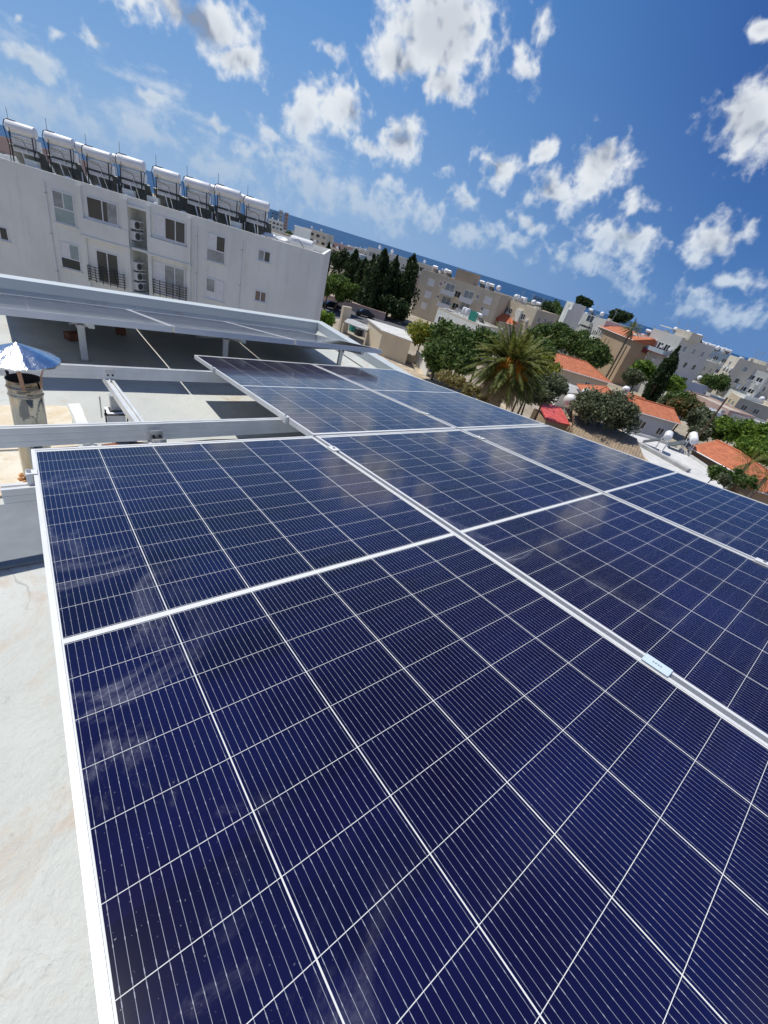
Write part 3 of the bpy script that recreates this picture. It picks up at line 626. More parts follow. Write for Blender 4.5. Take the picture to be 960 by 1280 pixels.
# ================================================================ BUILDINGS
UPV = Vector((0,0,1))
class Bld:
    """box building: facade from PL (left seen from the camera) to PR, running back by depth"""
    def __init__(s, name, label, PLp, PRp, ztop, zbot, depth, wall, roof='roofgrey', cat='building', group=None, parapet=.35, side=None):
        s.L, s.R = Vector((PLp[0], PLp[1], 0)), Vector((PRp[0], PRp[1], 0)); s.t = (s.R-s.L).normalized(); s.w = (s.R-s.L).length
        s.n = Vector((s.t.y, -s.t.x, 0)); s.d = depth; s.zt, s.zb = ztop, zbot
        c = (s.L+s.R)/2 - s.n*depth/2; s.root = thing(name, label, cat, (c.x, c.y, zbot), 0, group)
        mb = MB(); mb.obox(s.pt(0, zbot), s.t*s.w, -s.n*depth, UPV*(ztop-parapet-zbot)); s.wall = mb.build('wall', wall, s.root)
        if parapet > 0:
            mb = MB(); th = .18; z0 = ztop-parapet
            mb.obox(s.pt(0,z0), s.t*s.w, -s.n*th, UPV*parapet); mb.obox(s.pt(0,z0,-depth+th), s.t*s.w, -s.n*th, UPV*parapet)
            mb.obox(s.pt(0,z0,-th), s.t*th, -s.n*(depth-2*th), UPV*parapet); mb.obox(s.pt(s.w-th,z0,-th), s.t*th, -s.n*(depth-2*th), UPV*parapet); mb.build('parapet', side or wall, s.root)
            mb = MB(); q = [s.pt(th,z0+.01,-th), s.pt(s.w-th,z0+.01,-th), s.pt(s.w-th,z0+.01,-depth+th), s.pt(th,z0+.01,-depth+th)]; mb.face(q); mb.build('roof', roof, s.root)
    def pt(s, a, z, out=0): return s.L + s.t*a + s.n*out + UPV*z
    def fs(s, u, v):      # photo pixel -> (distance along facade, height)
        d = ray(u, v); k = ((s.L.x-CAM[0])*s.n.x+(s.L.y-CAM[1])*s.n.y)/(d[0]*s.n.x+d[1]*s.n.y); X = CAM+d*k
        return (Vector((X[0], X[1], 0))-s.L).dot(s.t), X[2]
    def frame(s, face):
        if face == 'front': return s.L, s.t, s.n
        if face == 'left': return s.L - s.n*s.d, s.n, -s.t
        return s.R.copy(), -s.n, s.t
    def window(s, a, z, w_, h, face='front', pane='glassdark', frame='shutter', detail=1, name='window', mull=1, sill=True):
        O, t, n = s.frame(face); g = lambda x, y, o: O + t*x + n*o + UPV*y
        mb = MB(); f = .06 if detail else .09; o_ = .03
        x0, x1, z0, z1 = a-w_/2, a+w_/2, z-h/2, z+h/2
        mb.obox(g(x0,z0,.002), t*w_, n*.05, UPV*f); mb.obox(g(x0,z1-f,.002), t*w_, n*.05, UPV*f)
        mb.obox(g(x0,z0+f,.002), t*f, n*.05, UPV*(h-2*f)); mb.obox(g(x1-f,z0+f,.002), t*f, n*.05, UPV*(h-2*f))
        for k in range(mull):
            xx = x0+(k+1)*w_/(mull+1); mb.obox(g(xx-f*.5,z0+f,.002), t*f, n*.045, UPV*(h-2*f))
        if sill: mb.obox(g(x0-.06,z0-.07,.002), t*(w_+.12), n*.11, UPV*.06)
        fr = mb.build(name, frame, s.root)
        panes = [pane] if isinstance(pane, str) else pane
        if detail:
            np_ = len(panes); 
            for k, pm in enumerate(panes):
                mb = MB(); xa = x0+f+k*(w_-2*f)/np_; xb = x0+f+(k+1)*(w_-2*f)/np_; mb.face([g(xa,z0+f,.012+.004*k), g(xb,z0+f,.012+.004*k), g(xb,z1-f,.012+.004*k), g(xa,z1-f,.012+.004*k)]); mb.build('pane', pm, fr)
        else:
            mb = MB(); mb.face([g(x0+f,z0+f,.012), g(x1-f,z0+f,.012), g(x1-f,z1-f,.012), g(x0+f,z1-f,.012)]); mb.build('pane', panes[0], fr)
        return fr
    def grid(s, face, xs, zs, w_, h, **k):
        for x in xs:
            for z in zs: s.window(x, z, w_, h, face, detail=0, **k)
    def balcony(s, a, z, w_, depth=1.2, h=1.0, face='front', slab='white', rail='white', name='balcony', bars=False):
        O, t, n = s.frame(face); g = lambda x, y, o: O + t*x + n*o + UPV*y
        mb = MB(); mb.obox(g(a-w_/2,z,.002), t*w_, n*depth, UPV*.16); b = mb.build(name, slab, s.root)
        mb = MB()
        if bars:
            for zz in (.18, .36, .54, .72, h): mb.obox(g(a-w_/2,z+zz+.14,depth-.05), t*w_, n*.03, UPV*.035)
            k = 0
            while k*.9 <= w_: mb.obox(g(a-w_/2+min(k*.9, w_-.04),z+.16,depth-.05), t*.04, n*.03, UPV*(h+.02)); k += 1
            for sx_ in (a-w_/2, a+w_/2-.03):
                for zz in (.18, .36, .54, .72, h): mb.obox(g(sx_,z+zz+.14,.01), t*.03, n*(depth-.07), UPV*.035)
        else:
            mb.obox(g(a-w_/2,z+.162,depth-.1), t*w_, n*.1, UPV*h); mb.obox(g(a-w_/2,z+.162,.01), t*.1, n*(depth-.11), UPV*h); mb.obox(g(a+w_/2-.1,z+.162,.01), t*.1, n*(depth-.11), UPV*h)
        mb.build('railing', rail, b); return b
    def box(s, name, m_, a0, a1, z0, z1, o0, o1):
        mb = MB(); mb.obox(s.pt(a0, z0, o0), s.t*(a1-a0), s.n*(o1-o0), UPV*(z1-z0)); return mb.build(name, m_, s.root)

# ---------------------------------------------------------------- white apartment block ahead
P1, P2 = at(0, 197, 40.3), at(405, 318, 34.1); t_ = (P2-P1)[:2]; t_ /= np.linalg.norm(t_); P0 = P1[:2]-t_*3.2
ZT = -.75
WB = Bld('apartment_building', 'white apartment block across the gap with a row of solar water heaters on its roof', P0, P2, ZT, GZ, 11., 'white', 'roofwhite', parapet=.5)
# split the wall to leave the air-conditioner recess open
bpy.data.objects.remove(WB.wall); S0 = 3.2
mb = MB(); zt = ZT-.5
mb.obox(WB.pt(0,GZ), WB.t*(S0+7.12), -WB.n*11, UPV*(zt-GZ)); mb.obox(WB.pt(S0+8.26,GZ), WB.t*(WB.w-S0-8.26), -WB.n*11, UPV*(zt-GZ))
mb.obox(WB.pt(S0+7.12,GZ,-1.5), WB.t*1.14, -WB.n*9.5, UPV*(zt-GZ)); mb.build('wall', 'white', WB.root)
for a0, a1 in ((4.2, 7.12), (8.26, 11.0)):      # slightly projecting bays with a string course
    WB.box('bay', 'white', S0+a0, S0+a1, -3.62, -2.66, .002, .18); WB.box('bay_ledge', 'white', S0+a0-.05, S0+a1+.05, -3.74, -3.63, .002, .24)
for a0, a1 in ((4.2, 4.42), (6.72, 7.12), (8.26, 8.48), (10.78, 11.0)): WB.box('pilaster', 'white', S0+a0, S0+a1, -8.4, -.95, .004, .16)
WB.box('recess_slab', 'white', S0+7.12, S0+8.26, -3.72, -3.58, -1.45, -.02); WB.box('recess_canopy', 'white', S0+7.12, S0+8.26, -1.32, -1.18, -1.45, .1)
WB.box('recess_slab', 'white', S0+7.12, S0+8.26, -6.5, -6.36, -1.45, -.02)
def win(a, z, w_, h, panes, mull=1, low=None, **k):
    fr = WB.window(S0+a, z, w_, h, pane=panes, frame='enamel', mull=mull, detail=1, sill=low is None, **k)
    if low:
        m_, hh = low; g = WB.pt; mb = MB(); x0 = S0+a-w_/2; z0 = z-h/2-hh
        mb.obox(g(x0,z0,.002), WB.t*w_, WB.n*.05, UPV*.05); mb.obox(g(x0,z0+.05,.002), WB.t*.05, WB.n*.05, UPV*(hh-.05)); mb.obox(g(x0+w_-.05,z0+.05,.002), WB.t*.05, WB.n*.05, UPV*(hh-.05)); mb.build('lower_frame', 'enamel', fr)
        mb = MB(); mb.obox(g(x0+.05,z0+.05,.004), WB.t*(w_-.1), WB.n*.02, UPV*(hh-.05)); mb.build('lower_pane', m_, fr)
        mb = MB(); mb.obox(g(x0-.08,z0-.07,.002), WB.t*(w_+.16), WB.n*.1, UPV*.06); mb.build('sill', 'white', fr)
win(-.85, -4.86, 1.0, .78, ['curtain','glassdark'])
win(3.27, -2.05, 1.25, .95, ['curtain','glasslite'], low=('glasslite', .8))
win(3.27, -4.86, 1.22, .95, ['shutter','glasslite'], low=('glassdark', .62))
win(5.56, -1.98, 1.85, 1.2, ['glassdark','glassdark','curtain'])
win(9.68, -1.92, 1.95, 1.25, ['shutter','glassdark','glassdark'], mull=2)
win(12.62, -1.93, 1.22, .95, ['shutter','glassdark'], low=('curtain', .68))
win(12.62, -4.60, 1.22, .9, ['curtain','shutter'], low=('shutter', .45))
win(15.8, -1.88, .86, .68, ['curtain','glassdark']); win(15.78, -4.45, .82, .72, ['wood_shutter','wood_shutter'])
win(5.6, -5.28, 1.4, 1.95, ['glassdark','glassdark'], name='balcony_door'); win(9.6, -5.02, 2.0, 1.95, ['shutter','curtain','curtain'], mull=2, name='balcony_door')
win(5.56, -8.0, 1.4, 1.9, ['glassdark','glassdark'], name='balcony_door'); win(9.6, -7.9, 2.0, 1.95, ['shutter','curtain','curtain'], mull=2, name='balcony_door')
for a in (3.27, 12.62): win(a, -7.6, 1.2, 1.2, ['curtain','glassdark'])
for a, w_, zz in ((5.6, 2.3, -6.32), (9.7, 2.2, -6.1)):
    mb = MB()
    for k in range(6): mb.obox(WB.pt(S0+a-w_/2, zz+.12+.16*k, .38), WB.t*w_, WB.n*.03, UPV*.035)
    for k in range(6): mb.obox(WB.pt(S0+a-w_/2+(w_-.04)*k/5, zz, .36), WB.t*.04, WB.n*.03, UPV*1.0)
    for xx in (a-w_/2, a+w_/2-.03):
        for k in range(6): mb.obox(WB.pt(S0+xx, zz+.12+.16*k, .02), WB.t*.03, WB.n*.34, UPV*.035)
    mb.build('window_railing', 'dark_metal', WB.root)
for a_, z1_, z0_ in ((2.3, -1.3, GZ), (11.35, -1.3, GZ), (14.3, -1.3, GZ)):
    mb = MB(); mb.tube(WB.pt(S0+a_, z0_, .07), WB.pt(S0+a_, z1_, .07), .045, 8); mb.build('downpipe', 'enamel', WB.root)
    mb = MB()
    for k in range(5): mb.obox(WB.pt(S0+a_-.07, z1_-.6-2.2*k, .005), WB.t*.14, WB.n*.12, UPV*.04)
    mb.build('pipe_clips', 'steel', WB.root)
# air conditioners inside the recess
def ac_unit():
    r = thing('air_conditioner', 'ac', 'air conditioner'); mb = MB(); mb.box(-.38,-.15,0,.38,.15,.52); bevel(mb.build('casing', 'enamel', r, local=True), .02)
    mb = MB(); mb.tube((-.12,-.152,.26), (-.12,-.165,.26), .2, 20); mb.build('fan_opening', 'black', r, local=True)
    mb = MB(); 
    for k in range(6): mb.box(-.30,-.172,.10+.06*k,.06,-.167,.115+.06*k)
    mb.box(.12,-.155,.08,.34,-.151,.44); mb.build('grille', 'steel', r, local=True)
    for x in (-.28,.28):
        mb = MB(); mb.box(x-.02,-.17,-.06,x+.02,.17,0); mb.build('bracket', 'dark_metal', r, local=True)
    return r
ang_t = math.atan2(WB.t.y, WB.t.x); ac0 = ac_unit()
for i, (zz, lab) in enumerate([(-2.52,'upper air conditioner of the top pair in the recess'),(-3.16,'lower air conditioner of the top pair in the recess'),(-4.98,'topmost of the three air conditioners in the lower recess'),(-5.60,'middle of the three air conditioners in the lower recess'),(-6.24,'bottom of the three air conditioners in the lower recess')]):
    o = ac0 if i == 0 else copy_tree(ac0); p = WB.pt(S0+7.40, zz, -.50); o.location = p; o.rotation_euler = (0,0,ang_t+1.15); relabel(o, lab, 'air conditioner', 'air conditioners in the facade recess')
# solar water heaters
def heater(fancy=True):
    r = thing('solar_water_heater', 'heater', 'water heater')
    mb = MB(); prof = [(0.001,0),(.22,.004),(.285,.035),(.30,.07),(.30,1.50),(.285,1.535),(.22,1.566),(.001,1.57)]
    mb.lathe(prof, (0,0,0), 20); mb.v = [(z, -x, 1.98+y) for x, y, z in mb.v]; mb.build('tank', 'enamel', r, smooth='auto', local=True)
    mb = MB(); mb.box(.06,.12,.80,1.44,.66,1.62); bevel(mb.build('cold_tank', 'shutter', r, local=True), .05)
    for x in (-.12, .86):
        mb = MB(); mb.obox((x, .06, 1.08), (.92,0,0), (0,.85,-1.02), (0,.05,.045)); mb.build('collector', 'collector', r, local=True)
    for x in (.12, 1.36):
        for y in (-.16, .95):
            mb = MB(); mb.box(x,y,0,x+.05,y+.05,1.74 if y < 0 else 1.0); mb.build('leg', 'dark_metal', r, local=True)
    mb = MB()
    for z in (.95, 1.66, 1.36): mb.box(.165,-.15,z,1.36,-.125,z+.03)
    for x in (.125, 1.365): mb.box(x,-.115,1.66,x+.03,.95,1.69)
    mb.build('crossbars', 'steel', r, local=True)
    mb = MB(); mb.obox((.62,-.14,.95), (.06,0,0), (.28,.0,-.92), (0,.02,0)); mb.build('strut', 'enamel', r, local=True)
    mb = MB(); pts = [Vector((.10,-.05,2.26)), Vector((-.04,-.12,2.22)), Vector((-.10,-.18,1.95)), Vector((-.02,-.22,1.6)), Vector((.06,-.2,1.0)), Vector((.02,-.2,.1))]; mb.path(pts, .022, 6)
    mb.path([Vector((1.4,-.2,1.85)), Vector((1.62,-.2,1.7)), Vector((1.55,-.2,1.2)), Vector((1.45,-.18,.9))], .018, 6); mb.path([Vector((.25,-.28,1.9)), Vector((.3,-.26,1.5)), Vector((.9,-.24,1.45)), Vector((1.15,-.24,.9))], .014, 5)
    mb.build('hoses', 'black', r, local=True)
    mb = MB(); mb.box(.05,-.09,2.27,.50,.09,2.31); mb.build('black_strip', 'black', r, local=True)
    mb = MB(); mb.tube((.12,.02,2.24),(.10,.02,2.85),.012,5); mb.build('vent_rod', 'dark_metal', r, local=True)
    return r
h0 = heater(); OR = ['leftmost','second from the left','third from the left','fourth from the left','fifth from the left','sixth from the left','seventh from the left','rightmost']
for i, a in enumerate([.06, 2.17, 4.32, 6.26, 8.40, 10.28, 12.22, 14.1]):
    o = h0 if i == 0 else copy_tree(h0); p = WB.pt(S0+a, ZT-.27, -1.05); o.location = p; o.rotation_euler = (0,0,ang_t)
    o.scale = (1, 1, 1+.03*math.sin(i*2.4)); relabel(o, f'white solar water heater, {OR[i]} in the row on the white apartment roof', 'water heater', 'solar water heaters on the white apartment roof')
# small horizontal tanks bridging behind the pairs
for i, a in enumerate([3.72, 5.82, 11.78, 13.6]):
    mb = MB(); mb.lathe([(.001,0),(.21,.01),(.25,.04),(.25,.61),(.21,.65),(.001,.66)], (0,0,0), 16); e = WB.t; mb.v = [tuple(WB.pt(S0+a+z, ZT+1.72+y, -1.35+x)) for x, y, z in mb.v]
    mb.obox(WB.pt(S0+a+.1, ZT-.27, -1.4), WB.t*.05, -WB.n*.05, UPV*1.8); mb.obox(WB.pt(S0+a+.45, ZT-.27, -1.4), WB.t*.05, -WB.n*.05, UPV*1.8)
    tag(mb.build('expansion_tank', 'enamel', smooth='auto'), f'small white tank on posts between two heaters, {["first","second","third","fourth"][i]} of four from the left', 'tank', 'small tanks between the heaters')
# loose things on the far end of that roof
for i, (a, zz, r) in enumerate([(15.9, -.62, .42), (16.75, -.72, .40)]):
    root = thing('satellite_dish', ['white satellite dish lying left at the end of the heater row', 'white satellite dish lying beside the other, nearer the roof tank'][i], 'satellite dish', WB.pt(S0+a, ZT-.3, -.8), ang_t, 'satellite dishes on the white apartment roof')
    mb = MB(); mb.lathe([(.001,0),(r*.5,.03),(r*.85,.09),(r,.14),(r-.01,.15),(r*.84,.10),(r*.5,.045),(.001,.012)], (0,0,.32), 24); mb.v = [(x, y*.9-.25*(z-.3), z+.22*y) for x, y, z in mb.v]; mb.build('dish', 'enamel', root, smooth=True, local=True)
    mb = MB(); mb.tube((0,0,0),(0,0,.34),.025,8); mb.build('mast', 'steel', root, local=True)
root = thing('water_tank', 'white horizontal water tank at the right end of the white apartment roof', 'tank', WB.pt(S0+17.3, ZT-.3, -.9), ang_t)
mb = MB(); mb.lathe([(.001,0),(.28,.02),(.33,.08),(.33,1.52),(.28,1.58),(.001,1.6)], (0,0,0), 20); mb.v = [(z, -x, .52+y) for x, y, z in mb.v]; mb.build('tank', 'enamel', root, smooth='auto', local=True)
mb = MB(); mb.box(.2,-.2,0,.28,.2,.24); mb.box(1.3,-.2,0,1.38,.2,.24); mb.build('cradle', 'dark_metal', root, local=True)
mb = MB(); mb.path([Vector((.3,-.34,.6)), Vector((.6,-.36,.7)), Vector((1.0,-.35,.3))], .015, 5); mb.build('pipe', 'black', root, local=True)
root = thing('chimney_stack', 'white box standing behind the roof tank of the white apartment block', 'box', WB.pt(S0+17.9, ZT-.3, -2.6), ang_t)
mb = MB(); mb.box(-.55,-.4,0,.55,.4,1.35); mb.build('housing', 'white', root, local=True); mb = MB(); mb.box(-.62,-.47,1.352,.62,.47,1.42); mb.build('lid', 'enamel', root, local=True)
mb = MB()
for q in range(3):
    pts = [WB.pt(S0-.2+k*.55, ZT-.16+.05*((k*7+q*3) % 3), -.28-.1*q) for k in range(29)]; mb.path(pts, .035, 6)
tag(mb.build('pipe_run', 'black'), 'black pipes running along the roof edge in front of the heaters', 'pipes')
for q in range(9):
    mb = MB(); c = WB.pt(S0+1.75+q*1.72, ZT-.25, -.55); mb.lathe([(.001,0),(.16,.03),(.22,.16),(.16,.3),(.001,.33)], tuple(c), 10); tag(mb.build('pipe_bend_cover', 'enamel'), f'small white lagged pipe bend at the roof edge, {["first","second","third","fourth","fifth","sixth","seventh","eighth","ninth"][q]} from the left', 'pipe cover', 'lagged pipe bends on the white roof edge')
# small white blocks at the roof edge
for i, a in enumerate([.9, 5.6+.9, 8.3-.3, 13.3]):
    mb = MB(); mb.obox(WB.pt(S0+a, ZT-.3, -.75), WB.t*.7, -WB.n*.35, UPV*.62); tag(mb.build('pipe_box', 'white'), f'small white box at the roof edge of the white apartment block, {["leftmost","second from left","third from left","rightmost"][i]}', 'box', 'small boxes at the white roof edge')
SIDED = []

# ---------------------------------------------------------------- town: apartment blocks
def tank_proto(kind):
    r = thing('roof_tank', 'tank', 'tank')
    mb = MB()
    if kind == 'ball': mb.lathe([(.001,.9),(.32,.94),(.52,1.1),(.60,1.4),(.55,1.7),(.38,1.92),(.15,2.0),(.13,2.06),(.001,2.07)], (0,0,0), 18)
    elif kind == 'drum': mb.lathe([(.001,.8),(.42,.82),(.46,.9),(.46,1.8),(.40,1.9),(.12,1.97),(.001,1.98)], (0,0,0), 18)
    else:
        mb.lathe([(.001,-.75),(.24,-.72),(.32,-.62),(.32,.62),(.24,.72),(.001,.75)], (0,0,0), 16); mb.v = [(z, x, 1.6+y) for x, y, z in mb.v]
    mb.build('tank', 'enamel', r, smooth='auto', local=True); mb = MB()
    for x in (-.38,.34):
        for y in (-.3,.26): mb.box(x,y,0,x+.04,y+.04,1.45 if kind == 'lying' else .95)
    mb.box(-.42,-.32,.78,.42,-.28,.82); mb.box(-.42,.28,.78,.42,.32,.82); mb.build('stand', 'steel', r, local=True)
    if kind == 'lying':
        mb = MB(); mb.obox((-.65,.35,1.2), (1.3,0,0), (0,1.2,-.85), (0,.04,.06)); mb.build('collector', 'collector', r, local=True)
    return r
TK = {k: tank_proto(k) for k in ('ball','drum','lying')}; used = set()
def put_tank(kind, p, label, group, rz=0., s=1.):
    o = TK[kind] if kind not in used else copy_tree(TK[kind]); used.add(kind); o.location = tuple(float(c) for c in p); o.rotation_euler = (0,0,rz); o.scale = (s,s,s)
    return relabel(o, label, 'tank', group)
def row_of_tanks(b, items, where, group):
    pos = ['leftmost','second from left','third from left','fourth from left','fifth from left','sixth from left','seventh from left','eighth from left','ninth from left','tenth from left','eleventh from left','rightmost']
    for i, (kind, a, back) in enumerate(items): put_tank(kind, b.pt(a, b.zt-.35, -back), f'white roof tank, {pos[i]} on {where}', group, math.atan2(b.t.y, b.t.x))

# beige four-storey block with white shutters
bA, bB = at(528,336,126), at(627,368,118); z1 = .91-126*math.tan(RAD(1.26))
B = Bld('apartment_building', 'beige apartment block with white shutters and two stacks of balconies beyond the trees', bA, bB, z1, GZ-.2, 12, 'beige', 'roofbeige', side='beige')
for (u, v, w_, h, m_) in [(539,353,1.9,1.5,'shutter'),(535,368,1.9,1.5,'shutter'),(530,382,1.7,1.5,'shutter'),(551,355,.7,1.,'burgundy'),(547.5,371,.7,1.,'glassdark'),(597,371,.7,1.,'glassdark'),(610,375.5,1.9,1.5,'shutter'),(556,353,.6,.8,'burgundy'),(603,386,.9,1.,'glassdark'),(607,390,1.7,1.4,'shutter')]:
    a, z = B.fs(u, v); B.window(a, z, w_, h, 'front', detail=0, pane=m_, frame='shutter')
for (u, v) in [(562,362),(557,378),(585,371),(580,386)]:
    a, z = B.fs(u, v); b_ = B.balcony(a, z-1.5, 3.6, 1.1, 1.05, slab='grey', rail='shutter'); B.window(a, z+.4, 2.6, 1.9, 'front', detail=0, pane='curtain', name='balcony_door', sill=False)
for (u, v) in [(572,368),(569,383)]:
    a, z = B.fs(u, v); B.window(a, z, 1.7, 1.5, 'front', detail=0, pane='glassdark', frame='beige', name='loggia_opening')
B.grid('left', [2, 5, 9], [z1-2, z1-5, z1-8], 1.2, 1.3, pane='curtain')
a, z = B.fs(578, 350); B.box('stair_head', 'tan', a-2.6, a+2.6, z1-.35, z1+2.3, -5., -1.); B.box('stair_head_roof', 'roofgrey', a-2.8, a+2.8, z1+2.302, z1+2.5, -5.2, -.8)
row_of_tanks(B, [('lying',2.6,2),('ball',5.4,3),('lying',6.6,2),('ball',10.2,3.),('lying',16.2,2),('drum',17.4,3),('lying',18.8,2),('ball',20.6,2.5)], 'the beige block with white shutters', 'roof tanks of the beige block')
# lower beige wing on its right
C_ = at(629,376,128), at(669,394,120); z2 = .91-128*math.tan(RAD(1.6))
B = Bld('apartment_building', 'low beige building with dark windows right of the block with white shutters', C_[0], C_[1], z2, GZ-.2, 9, 'beige', 'roofbeige')
SIDED.append(B)
for u, v in [(633,387),(638,389),(654,396)]: a, z = B.fs(u, v); B.window(a, z, 1.3, 1.4, 'front', detail=0)
a, z = B.fs(648.5,393.5); B.box('white_bay', 'white', a-.9, a+.9, z-1.6, z+1.2, .002, .6)
row_of_tanks(B, [('ball',2.,2),('lying',3.6,3),('drum',5.4,2),('ball',7.4,3),('lying',10.,2)], 'the low beige building', 'roof tanks of the low beige building')
# white flat-roofed house in front, cluttered roof
E1 = at(548,384,92), at(601,403,84); z3 = .91-92*math.tan(RAD(4.65))
B = Bld('house', 'flat white house with a cluttered roof in front of the beige block', E1[0], E1[1], z3, GZ-.2, 7, 'white', 'roofgrey', cat='house', side='cream')
for x in (1.6, 5.0, 8.6): B.window(x, z3-2, 1.4, 1.3, 'front', detail=0)
B.grid('left', [2.0, 4.6], [z3-1.9], 1.3, 1.4)
row_of_tanks(B, [('drum',5.6,1.5),('drum',6.5,1.5),('lying',9.4,1.6)], 'the flat white house with the cluttered roof', 'roof tanks of the flat white house')
mb = MB(); mb.obox(B.pt(8.2, z3-.3, -.3), B.t*1.9, -B.n*.05, UPV*1.9)
for k in (0, .95, 1.85): mb.obox(B.pt(8.2+k, z3-.3, -.36), B.t*.06, -B.n*.06, UPV*2.1)
tag(mb.build('shade_screen', 'green_cloth'), 'green cloth screen on the roof of the flat white house', 'screen')
for i in range(7):
    mb = MB(); c = B.pt(1.2+i*.62, z3-.34, -.7-.5*(i % 3)); 
    mb.lathe([(.001,0),(.18,.02),(.34,.14),(.33,.17),(.17,.06),(.001,.04)], tuple(c+UPV*(.35+.12*(i % 2))), 10); mb.tube(c, c+UPV*.42, .03, 6)
    tag(mb.build('satellite_dish', 'enamel'), 'small white dish among the clutter on the flat white house', 'satellite dish', 'small dishes on the flat white house')
# red roofed house beyond the palm
def roof_house(name, label, eL, eR, ze, zr, over_l=0., over_r=0., hip=(1,1), wall='white', roof='orange', zbot=GZ-.2, wins=(), depth=4.2, cat='house', inset=.45, gable_mat=None):
    """eL, eR: eave corners nearest the camera (xy); ridge parallel, depth metres behind, roof mirrored beyond it"""
    L, R_ = Vector((eL[0], eL[1], ze)), Vector((eR[0], eR[1], ze)); t = (R_-L).normalized(); w_ = (R_-L).length; n = Vector((t.y, -t.x, 0))
    root = thing(name, label, cat, ((L+R_)/2 - n*depth).to_tuple()[:2]+(zbot,))
    rl = L - n*depth + t*(depth*.9 if hip[0] else 0); rr = R_ - n*depth - t*(depth*.9 if hip[1] else 0); rl.z = rr.z = zr
    bL, bR = L - n*2*depth, R_ - n*2*depth
    mb = MB(); mp = lambda p, o, d1, d2: ((p-o).dot(d1), (p-o).length if False else math.hypot((p-o).dot(d2), p.z-o.z))
    def plane(pts, o, d1, d2): mb.face(pts, [mp(p, o, d1, d2) for p in pts])
    plane([L, R_, rr, rl], L, t, n); plane([bR, bL, rl, rr], bR, -t, n)
    if hip[0]: plane([bL, L, rl], bL, n, t)
    if hip[1]: plane([R_, bR, rr], R_, n, t)
    dn = Vector((0,0,-.16))
    for a, b in ((L, R_), (R_, bR), (bR, bL), (bL, L)):
        if (a, b) == (R_, bR) and not hip[1]:
            mb.face([R_+dn, bR+dn, bR, rr, R_]); continue
        if (a, b) == (bL, L) and not hip[0]:
            mb.face([bL+dn, L+dn, L, rl, bL]); continue
        mb.face([a+dn, b+dn, b, a])
    mb.face([L+dn, bL+dn, bR+dn, R_+dn]); rf = mb.build('roof', roof, root)
    mb = MB(); mb.tube(rl+UPV*.02, rr+UPV*.02, .11, 8)
    for h_, r_, c1, c2 in ((hip[0], rl, L, bL), (hip[1], rr, R_, bR)):
        if h_: mb.tube(r_, c1+UPV*.02, .09, 6); mb.tube(r_, c2+UPV*.02, .09, 6)
    mb.build('ridge_tiles', roof, rf)
    mb = MB(); o = L+t*inset-n*inset; mb.obox((o.x, o.y, zbot), t*(w_-2*inset), -n*(2*depth-2*inset), UPV*(ze-.15-zbot)); mb.build('wall', wall, root)
    H_ = Bld.__new__(Bld); H_.L = Vector((o.x, o.y, 0)); H_.R = H_.L+t*(w_-2*inset); H_.t = t; H_.n = n; H_.w = w_-2*inset; H_.d = 2*depth-2*inset; H_.zt = ze; H_.zb = zbot; H_.root = root
    for (a, z, ww, hh, face) in wins: H_.window(a, z, ww, hh, face, detail=0)
    mb = MB(); mb.tube(L-n*-.05+dn*.6, R_+n*.05+dn*.6, .07, 6); mb.build('gutter', 'enamel', root)
    return H_
g = lambda u, v, z: atz(u, v, z)
roof_house('house', 'brick-red roofed house behind the palm crown', g(624,401,-7.6), g(668,413,-7.6), -7.6, -6.2, hip=(0,1), wall='cream', roof='red', wins=[(2, -9.5, 1.2, 1.2, 'front'), (5, -9.5, 1.2, 1.2, 'front'),(2,-9.5,1.,1.2,'left')], depth=4)
# blue and teal high block on the shore line
for (uL, vL, uR, vR, DD, m1, lab, hgt) in [(655,372,672,375,420,'teal','teal glass block near the shore above the palm',16),(668,369,694,378,440,'blue_glass','blue clad block near the shore above the palm',19)]:
    a, b = at(uL,vL,DD), at(uR,vR,DD); zt_ = min(-1.5, a[2]); B = Bld('apartment_building', lab, a, b, zt_, GZ-8, 16, m1, 'roofgrey')
    B.grid('front', [B.w*(k+.5)/6 for k in range(6)], [zt_-2.2-3.1*k for k in range(4)], B.w/9, 1.5, pane='glassdark', frame='pale_blue', mull=0, sill=False)
# grey building with the tall white stair tower
a, b = at(722,388,150), at(757,403,142); zt_ = .91-150*math.tan(RAD(.6))
B = Bld('apartment_building', 'grey apartment building attached to a tall white stair tower', a, b, zt_, GZ-.2, 12, 'grey', 'roofgrey')
SIDED.append(B)
for (u, v) in [(716,401),(727,405),(732,413),(744,416),(722,397)]: aa, z = B.fs(u, v); B.window(min(max(aa, 1.2), B.w-1.5), z, 1.8, 1.3, 'front', detail=0, mull=1)
for (u, v) in [(734,408),(737,400)]: aa, z = B.fs(u, v); B.balcony(aa, z-1.6, 3.6, 1.2, 1., slab='grey', rail='grey'); B.window(aa, z+.3, 2.6, 1.9, 'front', detail=0, pane='glassdark', name='balcony_door', sill=False)
row_of_tanks(B, [('lying',2.,3),('ball',6.5,3)], 'the grey building beside the white stair tower', 'roof tanks of the grey building')
a, b = at(709,376,140), at(717,380,138); zt_ = 1.0
B = Bld('stair_tower', 'tall white stair tower with a dark vertical slot, higher than everything near it', a, b, zt_, GZ-.2, 5, 'white', 'roofgrey', cat='tower', parapet=.3)
B.box('dark_slot', 'grey', B.w*.42, B.w*.62, GZ, zt_-.6, .002, .05); B.box('white_fin', 'white', B.w*.64, B.w*.98, GZ, zt_-1.8, .002, .8); 
